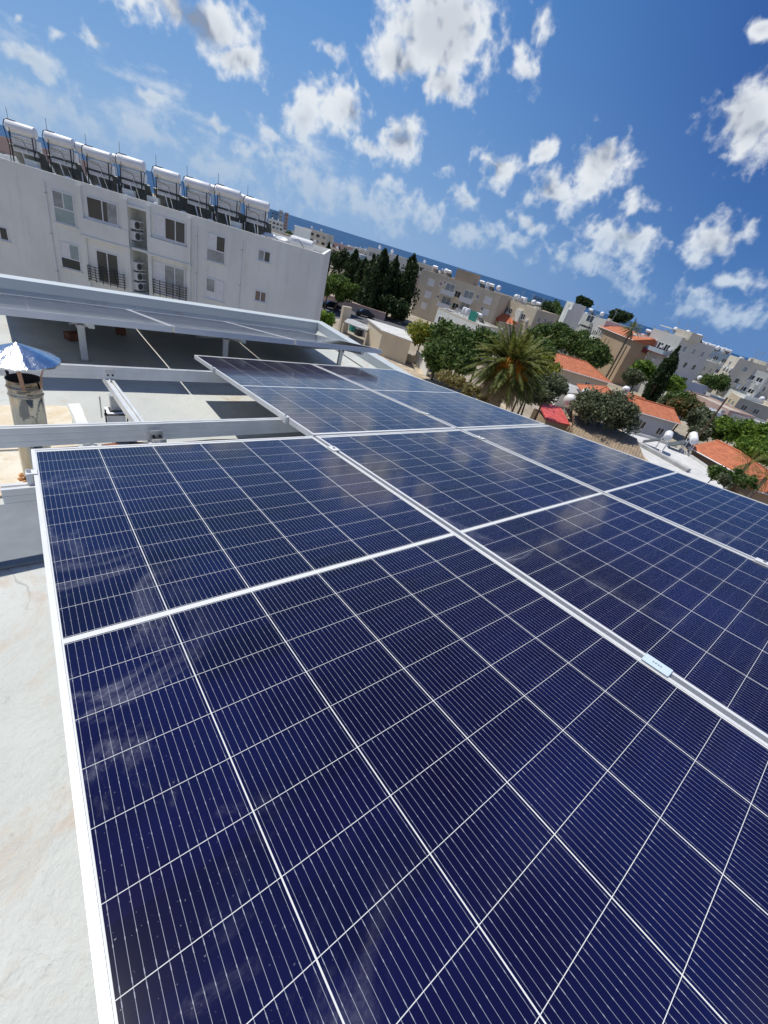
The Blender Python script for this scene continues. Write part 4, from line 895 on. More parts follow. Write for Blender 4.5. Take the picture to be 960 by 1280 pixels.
# stone house with white arcade and orange roof
a, b = g(747,407,-2.6), g(792,425,-2.6)
H_ = roof_house('house', 'tall stone house with orange roof and a white arched gallery', a, b, -2.6, -1.2, hip=(1,0), wall='stone', roof='orange', depth=4.5)
for k in range(4):
    for zz in (-4.3, -7.4):
        H_.window(.9+1.25*k, zz, .8, 1.5, 'front', detail=0, pane='glassdark', frame='enamel', mull=0)
mb = MB(); mb.obox(H_.pt(-.3,-6.2,.002), H_.t*5.6, H_.n*1.2, UPV*.2); mb.obox(H_.pt(-.3,-9.2,.002), H_.t*5.6, H_.n*1.2, UPV*.2)
for k in range(5):
    for z0 in (-9.0, -6.0): mb.obox(H_.pt(-.3+1.33*k,z0,1.), H_.t*.25, H_.n*.18, UPV*(2.8 if z0 > -8 else 2.8))
mb.obox(H_.pt(-.3,-5.99,1.05), H_.t*5.6, H_.n*.08, UPV*.8); mb.obox(H_.pt(-.3,-8.99,1.05), H_.t*5.6, H_.n*.08, UPV*.8); mb.build('gallery', 'white', H_.root)
for (aa, zz) in [(8,-5),(10.5,-5.2),(8.2,-8),(10.4,-8.6)]: H_.window(aa, zz, .7, .9, 'front', detail=0, frame='stone', pane='wood_shutter')
mb = MB(); o = H_.pt(7.6,-10.4,.01); mb.face([o, o+H_.t*4.6, o+H_.t*4.6+H_.n*1.6-UPV*.7, o+H_.n*1.6-UPV*.7]); mb.build('awning', 'pinkish', H_.root)
# grey flats with burgundy balconies
a, b = at(789,423,128), at(815,437,124); zt_ = .91-128*math.tan(RAD(.95))
B = Bld('apartment_building', 'narrow grey flats with burgundy trimmed balconies behind the stone house', a, b, zt_, GZ-.2, 10, 'grey', 'roofgrey')
SIDED.append(B)
for z in (zt_-3.3, zt_-6.6, zt_-9.8):
    B.balcony(B.w*.5, z, B.w*.86, 1.5, 1., slab='burgundy', rail='burgundy' if z > -6 else 'grey'); B.window(B.w*.3, z+1.2, 1.3, 1.9, 'front', detail=0, name='balcony_door', sill=False); B.window(B.w*.7, z+1.2, 1.3, 1.9, 'front', detail=0, name='balcony_door', sill=False)
B.box('white_column', 'white', 0.02, .6, GZ, zt_-.4, .003, 1.5)
row_of_tanks(B, [('lying',1.6,2.5),('drum',4.2,3.)], 'the narrow grey flats with burgundy balconies', 'roof tanks of the narrow grey flats')
a, b = at(817,411,126), at(848,431,121); zt_ = .9
B = Bld('apartment_building', 'tall grey block with a glazed top balcony left of the leaning cypress', a, b, zt_, GZ-.2, 12, 'grey', 'roofwhite')
SIDED.append(B)
for u, v in [(816,432)]:
    aa, z = B.fs(u, v); B.balcony(B.w*.5, z-1.2, B.w*.7, 1.5, .9, slab='burgundy', rail='pale_blue')
    for k in range(3): B.window(B.w*(.27+.23*k), z+.25, 1.5, 2., 'front', detail=0, name='balcony_door', sill=False)
B.window(B.w*.7, zt_-8.3, .9, 1., 'front', detail=0); B.window(B.w*.3, zt_-8.3, .9, 1., 'front', detail=0)
B.box('white_canopy', 'white', .3, B.w*.45, zt_+.9, zt_+1.1, -5., -1.); B.box('stair_head', 'cream', B.w*.62, B.w+.8, zt_-.3, zt_+1.4, -5, -1)
row_of_tanks(B, [('drum',1.6,5),('ball',5.6,4),('lying',7.2,6)], 'the tall grey block left of the leaning cypress', 'roof tanks of the tall grey block')
a, b = at(846,438,150), at(869,452,146); zt_ = a[2]
B = Bld('apartment_building', 'grey block with a wedge of white roof right behind the leaning cypress', a, b, zt_, GZ-.2, 10, 'grey', 'roofwhite')
SIDED.append(B)
B.box('white_band', 'white', 0, B.w, zt_-.5, zt_+.15, .003, .5); B.window(B.w*.35, zt_-3, 2.2, 1.2, 'front', detail=0, pane='burgundy'); B.window(B.w*.7, zt_-6, 2., 1.2, 'front', detail=0)
B.balcony(B.w*.5, zt_-7.5, B.w*.8, 1.3, .9, slab='burgundy', rail='burgundy')
row_of_tanks(B, [('ball',1.2,3),('drum',3.2,3),('ball',5.4,4)], 'the grey block behind the leaning cypress', 'roof tanks of the block behind the cypress')
# long block with a line of tanks
a, b = at(871,436,165), at(912,450,168); zt_ = .91-165*math.tan(RAD(.35))
B = Bld('apartment_building', 'long blue-grey block with ribbon balconies and a line of white roof tanks', a, b, zt_, GZ-1, 12, 'pale_blue', 'roofwhite')
SIDED.append(B)
for k in range(4):
    z = zt_-3.1*(k+1)
    for q in range(4):
        B.balcony(B.w*(.13+.25*q), z, B.w*.2, 1.3, .9, slab='pale_blue', rail='grey'); B.window(B.w*(.13+.25*q), z+1.3, B.w*.14, 1.7, 'front', detail=0, name='balcony_door', sill=False)
row_of_tanks(B, [(('ball','lying','drum')[k % 3], .8+B.w*k/12.2, 2+(k % 2)) for k in range(12)], 'the long blue-grey block', 'roof tanks of the long block')
# pale slab block and its grey neighbour
a, b = at(912,445,152), at(923,451,148); zt_ = a[2]+.3
B = Bld('apartment_building', 'narrow cream slab block with three small windows in a column', a, b, zt_, GZ-1, 13, 'cream', 'roofwhite')
SIDED.append(B)
for k in range(4): B.window(B.w*.45, zt_-1.8-3*k, .9, 1.1, 'front', detail=0)
a, b = at(924,450,152), at(961,470,150); zt_ = .91-152*math.tan(RAD(.75))
B = Bld('apartment_building', 'wide grey block behind the cream slab, white stair head on top', a, b, zt_, GZ-1, 13, 'grey', 'roofgrey')
SIDED.append(B)
B.grid('front', [B.w*q for q in (.15,.35,.62,.85)], [zt_-2-3.1*k for k in range(4)], 1.4, 1.2); B.box('stair_head', 'cream', 1.5, 5.5, zt_-.3, zt_+2.2, -6, -1.5)
row_of_tanks(B, [('drum',6.8,2),('ball',8.6,2),('lying',10.4,3),('ball',12.4,2)], 'the wide grey block at the right', 'roof tanks of the wide grey block')
# low white, cream and brown houses on the right
def small(name, label, L3, R3, z, depth, wall, roof, wins=(), tanks=(), cat='house', wl='front', zb=GZ-.2, side=None, turn=-.35):
    el_ = math.degrees(math.asin(ray(*L3)[2])); z = float(np.interp(el_, [-7,-5,-4,-3,-2,-1], [-9.7,-9.3,-8.3,-7.,-5.,-3.])); a = atz(L3[0], L3[1], z); Da = math.hypot(a[0]-CAM[0], a[1]-CAM[1]); b = at(R3[0], R3[1], Da); wd_ = math.dist(a[:2], b[:2]); b = at(R3[0], R3[1], Da-turn*wd_); B = Bld(name, label, a, b, z, zb, depth, wall, roof, cat=cat, side=side)
    for f in wins: B.window(B.w*f, z-1.9, 1.3, 1.3, 'front', detail=0)
    if depth > 4: B.grid('left', [depth*.3, depth*.7], [z-1.9], 1.1, 1.2)
    for i, (k, f) in enumerate(tanks): put_tank(k, B.pt(B.w*f, z-.35, -min(2, depth/2)), f'white tank on the {label.split(",")[0]} {label.split(",")[1].strip()}', 'roof tanks of the low houses')
    return B
small('house', 'white cube house, behind the dark bush on the right', (906,483), (930,498), -6.2, 7, 'white', 'roofwhite', (.75,), (('drum',.2),), turn=.9)
small('house', 'cream house with a deep porch, above the white cube house', (914,470), (938,482), -4.6, 8, 'cream', 'roofwhite', (.3,.7), (('ball',.8),), turn=.9)
small('house', 'grey and white stepped house, left of the dark bush', (862,466), (884,478), -4.8, 9, 'grey', 'roofwhite', (.3,.7), (('drum',.7),))
small('house', 'tan house with grey flank, below the long block', (868,477), (890,489), -6.2, 8, 'tan', 'roofgrey', (.4,), (('ball',.25),))
small('house', 'pale grey house with white steps, left of the tan wall', (842,468), (862,480), -6.0, 7, 'bluewall', 'roofwhite', (.3,.7), turn=.9)
small('house', 'brown terrace building, with a long low flat roof', (857,487), (912,514), -6.6, 7, 'pinkish', 'roofbeige', (.2,.4,.6,.8), turn=.9)
small('house', 'white terrace house, with sunlit flat roof steps', (850,497), (878,508), -7.3, 5, 'bluewall', 'roofwhite', (.3,.6), turn=.9)
small('house', 'blue-grey annex, with a white roof edge', (878,509), (900,520), -7.8, 4, 'bluewall', 'roofwhite', (.5,))
small('house', 'long grey shed, with a white edged flat roof behind the bright bush', (903,512), (975,545), -7.6, 7, 'grey', 'roofgrey', (.2,.5))
small('house', 'grey brown house, with dark doorways at the right edge', (926,497), (968,513), -7.4, 8, 'beige', 'roofgrey', (.25,.6), (('ball',.6),))
small('house', 'cream house, cut by the right edge of the picture', (951,478), (985,492), -5.2, 8, 'cream', 'roofwhite', (.2,.6), (('drum',.3),), turn=.9)
for q_, (nm, lab, L3, R3, z_, dp_, wl_, rf_, tn) in enumerate([
    ('house','small white roof room, right of the single cypress top',(858,452),(868,457),-2.2,4,'white','roofwhite',1.),
    ('house','low cream room, between the pale grey house and the long block',(872,462),(882,467),-3.9,5,'cream','roofwhite',1.),
    ('house','white stepped block, left of the cream slab foot',(884,463),(897,470),-4.2,5,'white','roofwhite',1.),
    ('house','grey garage, below the dark bush at the right',(888,493),(905,501),-7.4,4,'grey','roofwhite',-.4),
    ('house','white parapet block, right of the tan house',(890,475),(900,480),-5.3,4,'white','roofwhite',1.),
    ('house','small cream block, right of the cream house with a deep porch',(932,478),(944,484),-5.4,5,'cream','roofwhite',1.),
    ('house','low white block, between the cypress foot and the white steps',(829,488),(846,496),-7.5,5,'white','roofwhite',.9),
    ('house','tiny brown shed, behind the grey olive near the cypress',(812,478),(824,484),-7.0,4,'pinkish','roofbeige',.2)]):
    small(nm, lab, L3, R3, z_, dp_, wl_, rf_, (.5,), turn=tn)
B = small('greenhouse', 'blue translucent covered terrace at the right edge', (941,492), (962,475), -5.6, 4, 'blue_sheet', 'roofgrey', cat='canopy')
small('house', 'cream balcony house, right of the blue canopy', (948,497), (985,514), -6.9, 7, 'cream', 'roofwhite', (.2,.5,.8), turn=.9)

for B_ in SIDED:
    ns_ = int((B_.zt+1-B_.zb)//3.1)
    for face in ('left','right'):
        for k in range(min(ns_, 4)):
            for q in (.22,.5,.78): B_.window(B_.d*q, B_.zt-2.1-3.1*k, 1.3, 1.3, face, detail=0, pane=('glassdark','curtain','glassdark')[(k+int(q*9)) % 3], mull=0)
    for q in range(4):
        a_ = B_.w*(.12+.24*q)+.3*math.sin(q*5+B_.w); o_ = -B_.d*(.2+.15*(q % 3)); B_.box('roof_box', ('enamel','steel','white','cream')[q], a_-.45, a_+.45, B_.zt-.36, B_.zt+.35+.25*(q % 2), o_-.8, o_)
    mb = MB()
    for q in range(3):
        c = B_.pt(B_.w*(.2+.3*q), B_.zt-.35, -B_.d*.4); mb.tube(c, c+UPV*3.2, .05, 5); mb.tube(c+UPV*3.-B_.t*.6, c+UPV*3.+B_.t*.6, .035, 4); mb.tube(c+UPV*2.6-B_.t*.45, c+UPV*2.6+B_.t*.45, .035, 4)
    mb.build('aerials', 'steel', B_.root)
    for q in range(3):
        for k in range(2): mb = MB(); mb.obox(B_.pt(B_.w*(.22+.3*q), B_.zt-3.3-3.1*k, .003), B_.t*.8, B_.n*.35, UPV*.55); mb.build('air_conditioner', 'enamel', B_.root)
# ---------------------------------------------------------------- nearer houses with tiled roofs
roof_house('house', 'long orange tiled house behind the olive tree, in front of the big dark trees', g(684,455,-9.3), g(765,479,-9.3), -9.3, -7.6, hip=(0,1), wall='beige', roof='orange', depth=4.6, wins=[(2.2,-11,1.2,1.2,'front'),(8.4,-11,1,1.4,'front')])
roof_house('house', 'small orange hip roofed house between the long tiled house and the olive tree', g(733,494,-9.7), g(786,511,-9.7), -9.7, -8.2, hip=(1,1), wall='cream', roof='orange', depth=3.6, wins=[(2,-11.2,1,1.2,'front')])
roof_house('house', 'orange tiled house with pale blue wall right of the olive tree', g(796,514,-9.4), g(852,530,-9.4), -9.4, -8.2, hip=(0,0), wall='bluewall', roof='orange', depth=3.3, wins=[(1.6,-11.1,1.3,1.2,'front'),(4.8,-11.3,1.1,1.1,'front')])
roof_house('house', 'orange tiled wing set back behind the house with pale blue wall', g(779,503,-9.4), g(800,511,-9.4), -9.4, -8.3, hip=(0,0), wall='bluewall', roof='orange', depth=3.)
H4 = roof_house('house', 'house with the largest plain orange roof at the right', g(861,558,-9.5), g(927,594,-9.5), -9.5, -8.2, hip=(0,1), wall='stone', roof='orange', depth=3.9, wins=[(1.2,-11,.9,.9,'front'),(4.6,-11,.9,.9,'front')])
roof_house('house', 'orange tiled porch cut by the right edge beyond the banana plant', g(942,611,-9.9), g(985,625,-9.9), -9.9, -9.0, hip=(1,0), wall='stone', roof='orange', depth=2.5)
# weathered stone-tile roof and red sheet roof in the foreground
def slab_poly(name, pts, m_, label, cat, th=.15, parent=None, uvs=1.):
    c = [Vector(tuple(p)) for p in pts]; nn = (c[1]-c[0]).cross(c[2]-c[0])
    if nn.z < 0: c.reverse()
    t = (c[1]-c[0]).normalized(); q = UPV.cross(t).normalized(); mb = MB(); mb.face(c, [((p-c[0]).dot(t), (p-c[0]).dot(q)) for p in c]); dn = Vector((0,0,-th)); n = len(c)
    for k in range(n): l = (k+1) % n; mb.face([c[k]+dn, c[l]+dn, c[l], c[k]])
    mb.face([p+dn for p in reversed(c)]); o = mb.build(name, m_, parent)
    return tag(o, label, cat) if parent is None else o
def poly_house(label, roofs, walls, wallm, roofm, cat='house', name='house', zb=GZ-.2):
    al = [Vector(tuple(p)) for r_ in roofs for p in r_]; c = sum(al, Vector())/len(al)
    root = thing(name, label, cat, (c.x, c.y, zb))
    for r_ in roofs: slab_poly('roof', r_, roofm, None, None, .14, root)
    c2 = [Vector(tuple(p)) for p in walls]; zt_ = min(p.z for p in c2)-.16; mb = MB(); n = len(c2)
    ctr = sum(c2, Vector())/n; c2 = [ctr+(p-ctr)*.94 for p in c2]
    for k in range(n): l = (k+1) % n; a, b = c2[k], c2[l]; mb.face([(a.x,a.y,zb),(b.x,b.y,zb),(b.x,b.y,zt_),(a.x,a.y,zt_)])
    mb.face([(p.x,p.y,zt_) for p in c2]); mb.build('wall', wallm, root); return root
e1, e2 = g(716,549,-10.2), g(812,590,-10.2); r1, r2 = g(716,512,-9.0), g(796,548,-9.0)
e3 = [2*r1[i]-e1[i] if i < 2 else -10.2 for i in range(3)]; e4 = [2*r2[i]-e2[i] if i < 2 else -10.2 for i in range(3)]
poly_house('low house with a weathered brown tiled roof right below the panel edge', [[e1,e2,r2,r1],[e3,r1,r2,e4]], [e1,e2,e4,e3], 'stone', 'stonetile')
a1, a2, a3, a4 = g(671,500,-9.3), g(701,509,-9.3), g(713,531,-10.1), g(684,525,-10.1)
poly_house('small outbuilding with a bright red sheet roof below the panel edge', [[a1,a2,a3,a4]], [a1,a2,a3,a4], 'stone', 'redsheet', cat='shed', name='shed')
# pale mauve lean-to
b1, b2, b3, b4 = g(692,472,-10.2), g(722,483,-10.2), g(735,493,-10.6), g(700,490,-10.6)
poly_house('pale lean-to with a white roof edge left of the small hip roofed house', [[b1,b2,b3,b4]], [b1,b2,b3,b4], 'white', 'roofgrey', cat='shed', name='shed')
# white flat terrace carrying the tank stands
TZ = -10.3
T1 = [g(771,537,TZ), g(812,548,TZ), g(846,560,TZ), g(880,583,TZ), g(912,607,TZ), g(900,612,TZ), g(820,585,TZ)]
root = thing('terrace_house', 'low house whose long white painted terrace roof carries two tank stands', 'house', tuple(np.mean([p[:2] for p in T1], 0))+(GZ-.2,))
slab_poly('roof', T1, 'roofwhite', None, None, .3, root)
mb = MB(); c2 = [Vector(tuple(p)) for p in T1]; ctr = sum(c2, Vector())/len(c2); c2 = [ctr+(p-ctr)*.95 for p in c2]
for k in range(len(c2)): l = (k+1) % len(c2); a, b = c2[k], c2[l]; mb.face([(a.x,a.y,GZ-.2),(b.x,b.y,GZ-.2),(b.x,b.y,TZ-.3),(a.x,a.y,TZ-.3)])
mb.build('wall', 'cream', root)
mb = MB()
for a, b in zip(T1, T1[1:5]):
    a, b = Vector(tuple(a)), Vector(tuple(b)); d_ = (b-a); nn = Vector((-d_.y, d_.x, 0)).normalized(); mb.obox(a+UPV*.003, d_, nn*-.15, UPV*.3)
mb.build('parapet', 'roofwhite', root)
a_, b_ = Vector(tuple(g(772,536,TZ+.3))), Vector(tuple(g(815,588,TZ+.3))); nn = Vector((-(b_-a_).y, (b_-a_).x, 0)).normalized()
mb = MB(); mb.obox(a_, b_-a_, nn*.4, UPV*.1); mb.build('tan_coping', 'tan', root)
mb = MB(); q = g(800,556,TZ); q2 = g(862,590,TZ); q, q2 = Vector(tuple(q)), Vector(tuple(q2)); nn = Vector((-(q2-q).y, (q2-q).x, 0)).normalized(); mb.obox(q+UPV*.004, q2-q, nn*-.8, UPV*.35); mb.build('grey_upstand', 'roofgrey', root)
def stand_tank(u, v, z, lab, s=1., tip=0., ball=False, rz=0.):
    p = atz(u, v, z); r = thing('water_tank', lab, 'tank', p, rz, 'tanks on stands over the near roofs'); mb = MB()
    if ball: mb.lathe([(.001,1.3),(.40,1.34),(.66,1.5),(.78,1.85),(.72,2.25),(.5,2.5),(.2,2.6),(.001,2.62)], (0,0,0), 20)
    else: mb.lathe([(.001,-.85),(.30,-.82),(.42,-.7),(.42,.7),(.30,.82),(.001,.85)], (0,0,0), 20); mb.v = [(zz, x, 1.85+y+tip*zz) for x, y, zz in mb.v]
    mb.build('tank', 'enamel', r, smooth='auto', local=True)
    mb = MB()
    for x in (-.5,.44):
        for y in (-.4,.36): mb.box(x,y,0,x+.06,y+.06,1.5)
    for zz in (.5, 1.25): mb.box(-.5,-.4,zz,.5,-.36,zz+.05); mb.box(-.5,.38,zz,.5,.42,zz+.05)
    mb.tube((-.47,-.37,.1),(.47,-.37,1.2),.03,6); mb.build('stand', 'enamel', r, local=True)
    if not ball:
        mb = MB(); mb.obox((-.7,.45,1.15), (1.4,0,0), (0,1.4,-.95), (0,.04,.07)); mb.build('collector', 'collector', r, local=True)
    mb = MB(); mb.path([Vector((.5,-.42,1.6)), Vector((.62,-.45,1.1)), Vector((.6,-.4,.1))], .025, 5); mb.build('pipe', 'steel', r, local=True); r.scale = (s,s,s); return r
stand_tank(823,563,TZ, 'white cylindrical tank on a white stand on the sunlit terrace roof', 1.0, .1, rz=.3)
stand_tank(854,566,TZ, 'grey-white tank on a stand left of the largest orange roof', 1.05, .25, rz=.5)
stand_tank(703,520,-10.2, 'big round white tank on a stand beside the red sheet roof', 1.0, ball=True)
stand_tank(726,502,-10.4, 'round pale tank left of the small hip roof, behind the big round one', .75, ball=True)
stand_tank(776,498,-10., 'round pale tank behind the olive tree, before the narrow grey flats', .8, ball=True)
# low beige building and its surroundings at the car park
a, b = g(478,413,-9.4), g(517,427,-9.4)
q1, q2, q3, q4 = g(478,413,-9.5), g(516,427,-9.5), g(508,413,-9.5), g(459,398,-9.5)
poly_house('low beige building with a pale grey flat roof beside the car park', [[q1,q2,q3,q4]], [q1,q2,q3,q4], 'beige', 'roofwhite', cat='building', name='low_building')
root = thing('carport', 'carport with white edged roof and dark shade below near the car park', 'carport', tuple(g(450,418,GZ)))
z = -10.6; c1, c2, c3, c4 = g(430,402,z), g(459,413,z), g(463,408,z), g(436,397,z); slab_poly('roof', [c1,c2,c3,c4], 'roofgrey', None, None, .14, root)
mb = MB()
for p in (c1,c2,c3,c4): mb.box(p[0]-.1, p[1]-.1, GZ, p[0]+.1, p[1]+.1, z-.3)
mb.build('post', 'cream', root)
mb = MB(); p = g(428,415,GZ); mb.box(p[0]-.8,p[1]-.3,GZ,p[0]+.8,p[1]+.3,GZ+4.0); tag(mb.build('gate_pillar', 'beige'), 'beige wall pier left of the carport', 'pillar')
def wall_run(name, label, p, q, h, m_, th=.25, cat='wall'):
    p, q = Vector((p[0],p[1],GZ)), Vector((q[0],q[1],GZ)); d_ = q-p; nn = Vector((-d_.y,d_.x,0)).normalized(); mb = MB(); mb.obox(p, d_, nn*th, UPV*h)
    mb.obox(p-nn*.05+UPV*(h+.002), d_, nn*(th+.1), UPV*.08); return tag(mb.build(name, m_), label, cat)
wall_run('garden_wall', 'reddish boundary wall behind the pines and the parked car', A3(396,374), A3(480,401), 1.5, 'pinkish')
wall_run('garden_wall', 'low wall between the gravel yard and the hedge', A3(470,440), A3(520,455), 1.0, 'beige')
wall_run('garden_wall', 'pale garden wall in front of the largest orange roof', A3(872,588), A3(925,622), 1.2, 'tan')
wall_run('garden_wall', 'white wall at the right of the dark hedge near the gravel yard', A3(517,452), A3(532,470), 1.6, 'white')

def car(u, v, rz, paint, label):
    r = thing('parked_car', label, 'car', tuple(A3(u, v)), rz, 'parked cars'); L_ = 4.2
    prof = [(-2.1,.35),(-2.08,.75),(-1.95,.92),(-1.2,1.0),(-.55,1.42),(.75,1.45),(1.45,1.02),(2.0,.92),(2.1,.7),(2.1,.35)]
    mb = MB(); n = len(prof)
    def ins(x, z): return .82 if z < 1.05 else .62
    A_ = [(x, -ins(x,z), z) for x, z in prof]; B_ = [(x, ins(x,z), z) for x, z in prof]
    for k in range(n): l = (k+1) % n; mb.face([A_[k], A_[l], B_[l], B_[k]])
    mb.face(A_[::-1]); mb.face(B_); bevel(mb.build('body', paint, r, local=True), .05, 2)
    mb = MB()
    for s_ in (-1, 1): q = [(-1.0,s_*.80,1.03),(-.5,s_*.645,1.37),(.7,s_*.645,1.39),(1.25,s_*.80,1.04)]; mb.face(q if s_ < 0 else q[::-1])
    mb.face([(1.40,-.62,1.08),(1.40,.62,1.08),(.83,.56,1.42),(.83,-.56,1.42)]); mb.face([(-1.14,.62,1.06),(-1.14,-.62,1.06),(-.62,-.56,1.40),(-.62,.56,1.40)]); mb.build('window', 'glassdark', r, local=True)
    for x in (-1.35, 1.3):
        for y in (-.84, .66): mb = MB(); mb.tube((x,y,.32),(x,y+.18,.32),.32,18); mb.build('wheel', 'black', r, local=True)
    for y in (-.6,.6): mb = MB(); mb.box(2.09,y-.16,.68,2.115,y+.16,.8); mb.build('headlight', 'enamel', r, local=True)
    return r
for i, (u, v, h) in enumerate([(440,414,1.1),(447,419,.9),(455,421,1.3),(449,410,1.)]):
    q = A3(u, v); mb = MB(); mb.box(q[0]-.5,q[1]-.4,GZ,q[0]+.5,q[1]+.4,GZ+h); mb.box(q[0]-.55,q[1]-.45,GZ+h+.003,q[0]+.55,q[1]+.45,GZ+h+.08); tag(mb.build('storage_bin', ['green_cloth','dark_metal','steel','dark_metal'][i]), ['green','black','grey','dark'][i]+' bin standing in the yard by the carport', 'bin', 'bins by the carport')
car(455,396,-.35,'carpaint','dark car parked left of the low beige building')
car(413,386,-.2,'carpaint','dark car partly hidden under the bright green pine')

# distant town: every block its own object
mats_ = ['white','cream','beige','tan','grey','white','cream','pinkish','white']
kinds = {'white':'white','cream':'cream','beige':'beige','tan':'tan','grey':'grey','pinkish':'pinkish brown'}
cnt = 0
for i in range(150):
    az = RAD(rng.uniform(21, 88)); r = 175+ (rng.random()**1.25)*1050
    x, y = r*math.sin(az), r*math.cos(az)
    gz = ground_z(x, y); h = rng.choice([4,7,7,10,10,13]); top = gz+h
    lim = .91 - r*math.tan(RAD(.75)); 
    if top > lim: h = max(3.5, lim-gz); top = gz+h
    if r > 1150 or (az > RAD(58) and r < 300): continue
    wd, dp = rng.uniform(9, 20), rng.uniform(8, 14); ang = -az + rng.choice([0, .5, -.4]) 
    t = np.array([math.cos(ang), math.sin(ang)]); mk = mats_[rng.integers(len(mats_))]
    L = np.array([x, y]) - t*wd/2
    B = Bld('town_building', f'{["low","two storey","three storey","tall","tall"][min(4, int(h//3))]} {kinds[mk]} block in the {["nearer","middle","far"][min(2, int(r//380))]} distant town, {["left","centre left","centre","centre right","right"][min(4, int((math.degrees(az)-21)//13.5))]}', L, L+t*wd, top, gz-1, dp, mk, ['roofwhite','roofgrey','roofbeige'][rng.integers(3)], group='distant town blocks', parapet=.4)
    if r < 450 and az > RAD(55): pass
    ns = max(1, int(h//3.1)); nc = 3 if r > 450 else 4
    for k in range(ns):
        for q in range(nc): 
            mb = MB(); z = top-2.2-3.1*k; a = wd*(q+.5)/nc; mb.obox(B.pt(a-1., z-.7, .01), B.t*2.0, B.n*.04, UPV*1.4); mb.build('window', 'glassdark' if (q+k) % 3 else 'curtain', B.root)
    if r < 700:
        for q in range(2): 
            mb = MB(); c = B.pt(wd*(.25+.4*q), top-.2, -3); mb.lathe([(.001,.6),(.5,.65),(.6,1.2),(.4,1.7),(.001,1.8)], tuple(c), 8); mb.tube(c, c+UPV*.7, .1, 5); tag(mb.build('roof_tank', 'enamel'), 'white tank on a roof of the distant town', 'tank', 'tanks of the distant town')
# small cubic houses filling the slope on the right
for i in range(64):
    az = RAD(rng.uniform(56, 86)); r = 125+rng.random()*240; x, y = r*math.sin(az), r*math.cos(az); gz = ground_z(x, y); h = rng.choice([3.4,3.6,6.4,6.6,9.5]); el_top = math.degrees(math.atan2(gz+h-.91, r))
    if el_top > -.55 or (r < 150 and h > 4): continue
    mk = ['white','white','cream','white','tan','bluewall'][rng.integers(6)]; wd, dp = rng.uniform(5, 9), rng.uniform(5, 8); ang = -az + rng.choice([-.75, -.6, .35]); t = np.array([math.cos(ang), math.sin(ang)]); L = np.array([x, y])-t*wd/2
    B = Bld('town_house', f'small {mk.replace("bluewall", "pale blue")} cubic house among the roofs on the right, {["near","middle","far"][min(2, int((r-125)//80))]} rows', L, L+t*wd, gz+h, gz-1, dp, mk, ['roofwhite','roofgrey'][rng.integers(2)], cat='house', group='cubic houses on the right slope', parapet=.4)
    for k in range(int(h//3)):
        for q in range(2):
            mb = MB(); mb.obox(B.pt(wd*(.28+.44*q)-.6, gz+h-2.3-3*k, .01), B.t*1.2, B.n*.05, UPV*1.2); mb.build('window', 'glassdark', B.root)
            mb = MB(); c = B.R-B.n*(dp*(.28+.44*q)+.6)+UPV*(gz+h-2.3-3*k); mb.obox(c, B.n*1.2, B.t*.05, UPV*1.2); mb.build('window', 'glassdark', B.root)
            mb = MB(); c = B.L-B.n*(dp*(.28+.44*q)+.6)+UPV*(gz+h-2.3-3*k); mb.obox(c, B.n*1.2, -B.t*.05, UPV*1.2); mb.build('window', 'glassdark', B.root)
    if rng.random() < .7: put_tank(('ball','drum','lying')[rng.integers(3)], B.pt(wd*rng.uniform(.25,.75), gz+h-.35, -2), 'white tank on a small cubic house of the right slope', 'tanks of the cubic houses')
# two hotel towers and a blue block on the shore
for (uL,vL,uR,vR,DD,hh,mk,lab) in [(349,262,354,264,900,0,'grey','left of the twin grey towers on the shore'),(356,265,361,267,900,0,'pinkish','right of the twin grey towers on the shore'),(338,262,349,266,880,0,'blue_glass','blue block on the shore left of the twin towers')]:
    a, b = at(uL,vL,DD), at(uR,vR,DD); B = Bld('tower_block', lab, a, b, a[2], GZ-22, 16, mk, 'roofgrey'); B.grid('front', [B.w*.3,B.w*.7], [a[2]-4-5*k for k in range(5)], B.w*.25, 2.2, mull=0, sill=False)
a, b = at(430,311,300), at(452,316,290); B = Bld('apartment_building', 'pale blue apartment block between the cypresses', a, b, a[2], GZ-6, 14, 'pale_blue', 'roofwhite'); B.grid('front', [B.w*(q+.5)/5 for q in range(5)], [a[2]-2-3.1*k for k in range(5)], 1.8, 1.5)
a, b = at(-40,158,75), at(16,172,72); B = Bld('apartment_building', 'brown roofed block peeping over the left end of the white apartment roof', a, b, a[2], GZ-.2, 12, 'pinkish', 'roofgrey'); B.grid('front', [B.w*(q+.5)/7 for q in range(7)], [a[2]-2-3.1*k for k in range(4)], 1.4, 1.3)
a, b = at(436,342,170), at(462,356,165); B = Bld('house', 'long low building with a curved white roof edge behind the pines', a, b, a[2], GZ-.5, 8, 'white', 'roofwhite', cat='house'); B.grid('front', [B.w*(q+.5)/5 for q in range(5)], [a[2]-2], 1.4, 1.2)

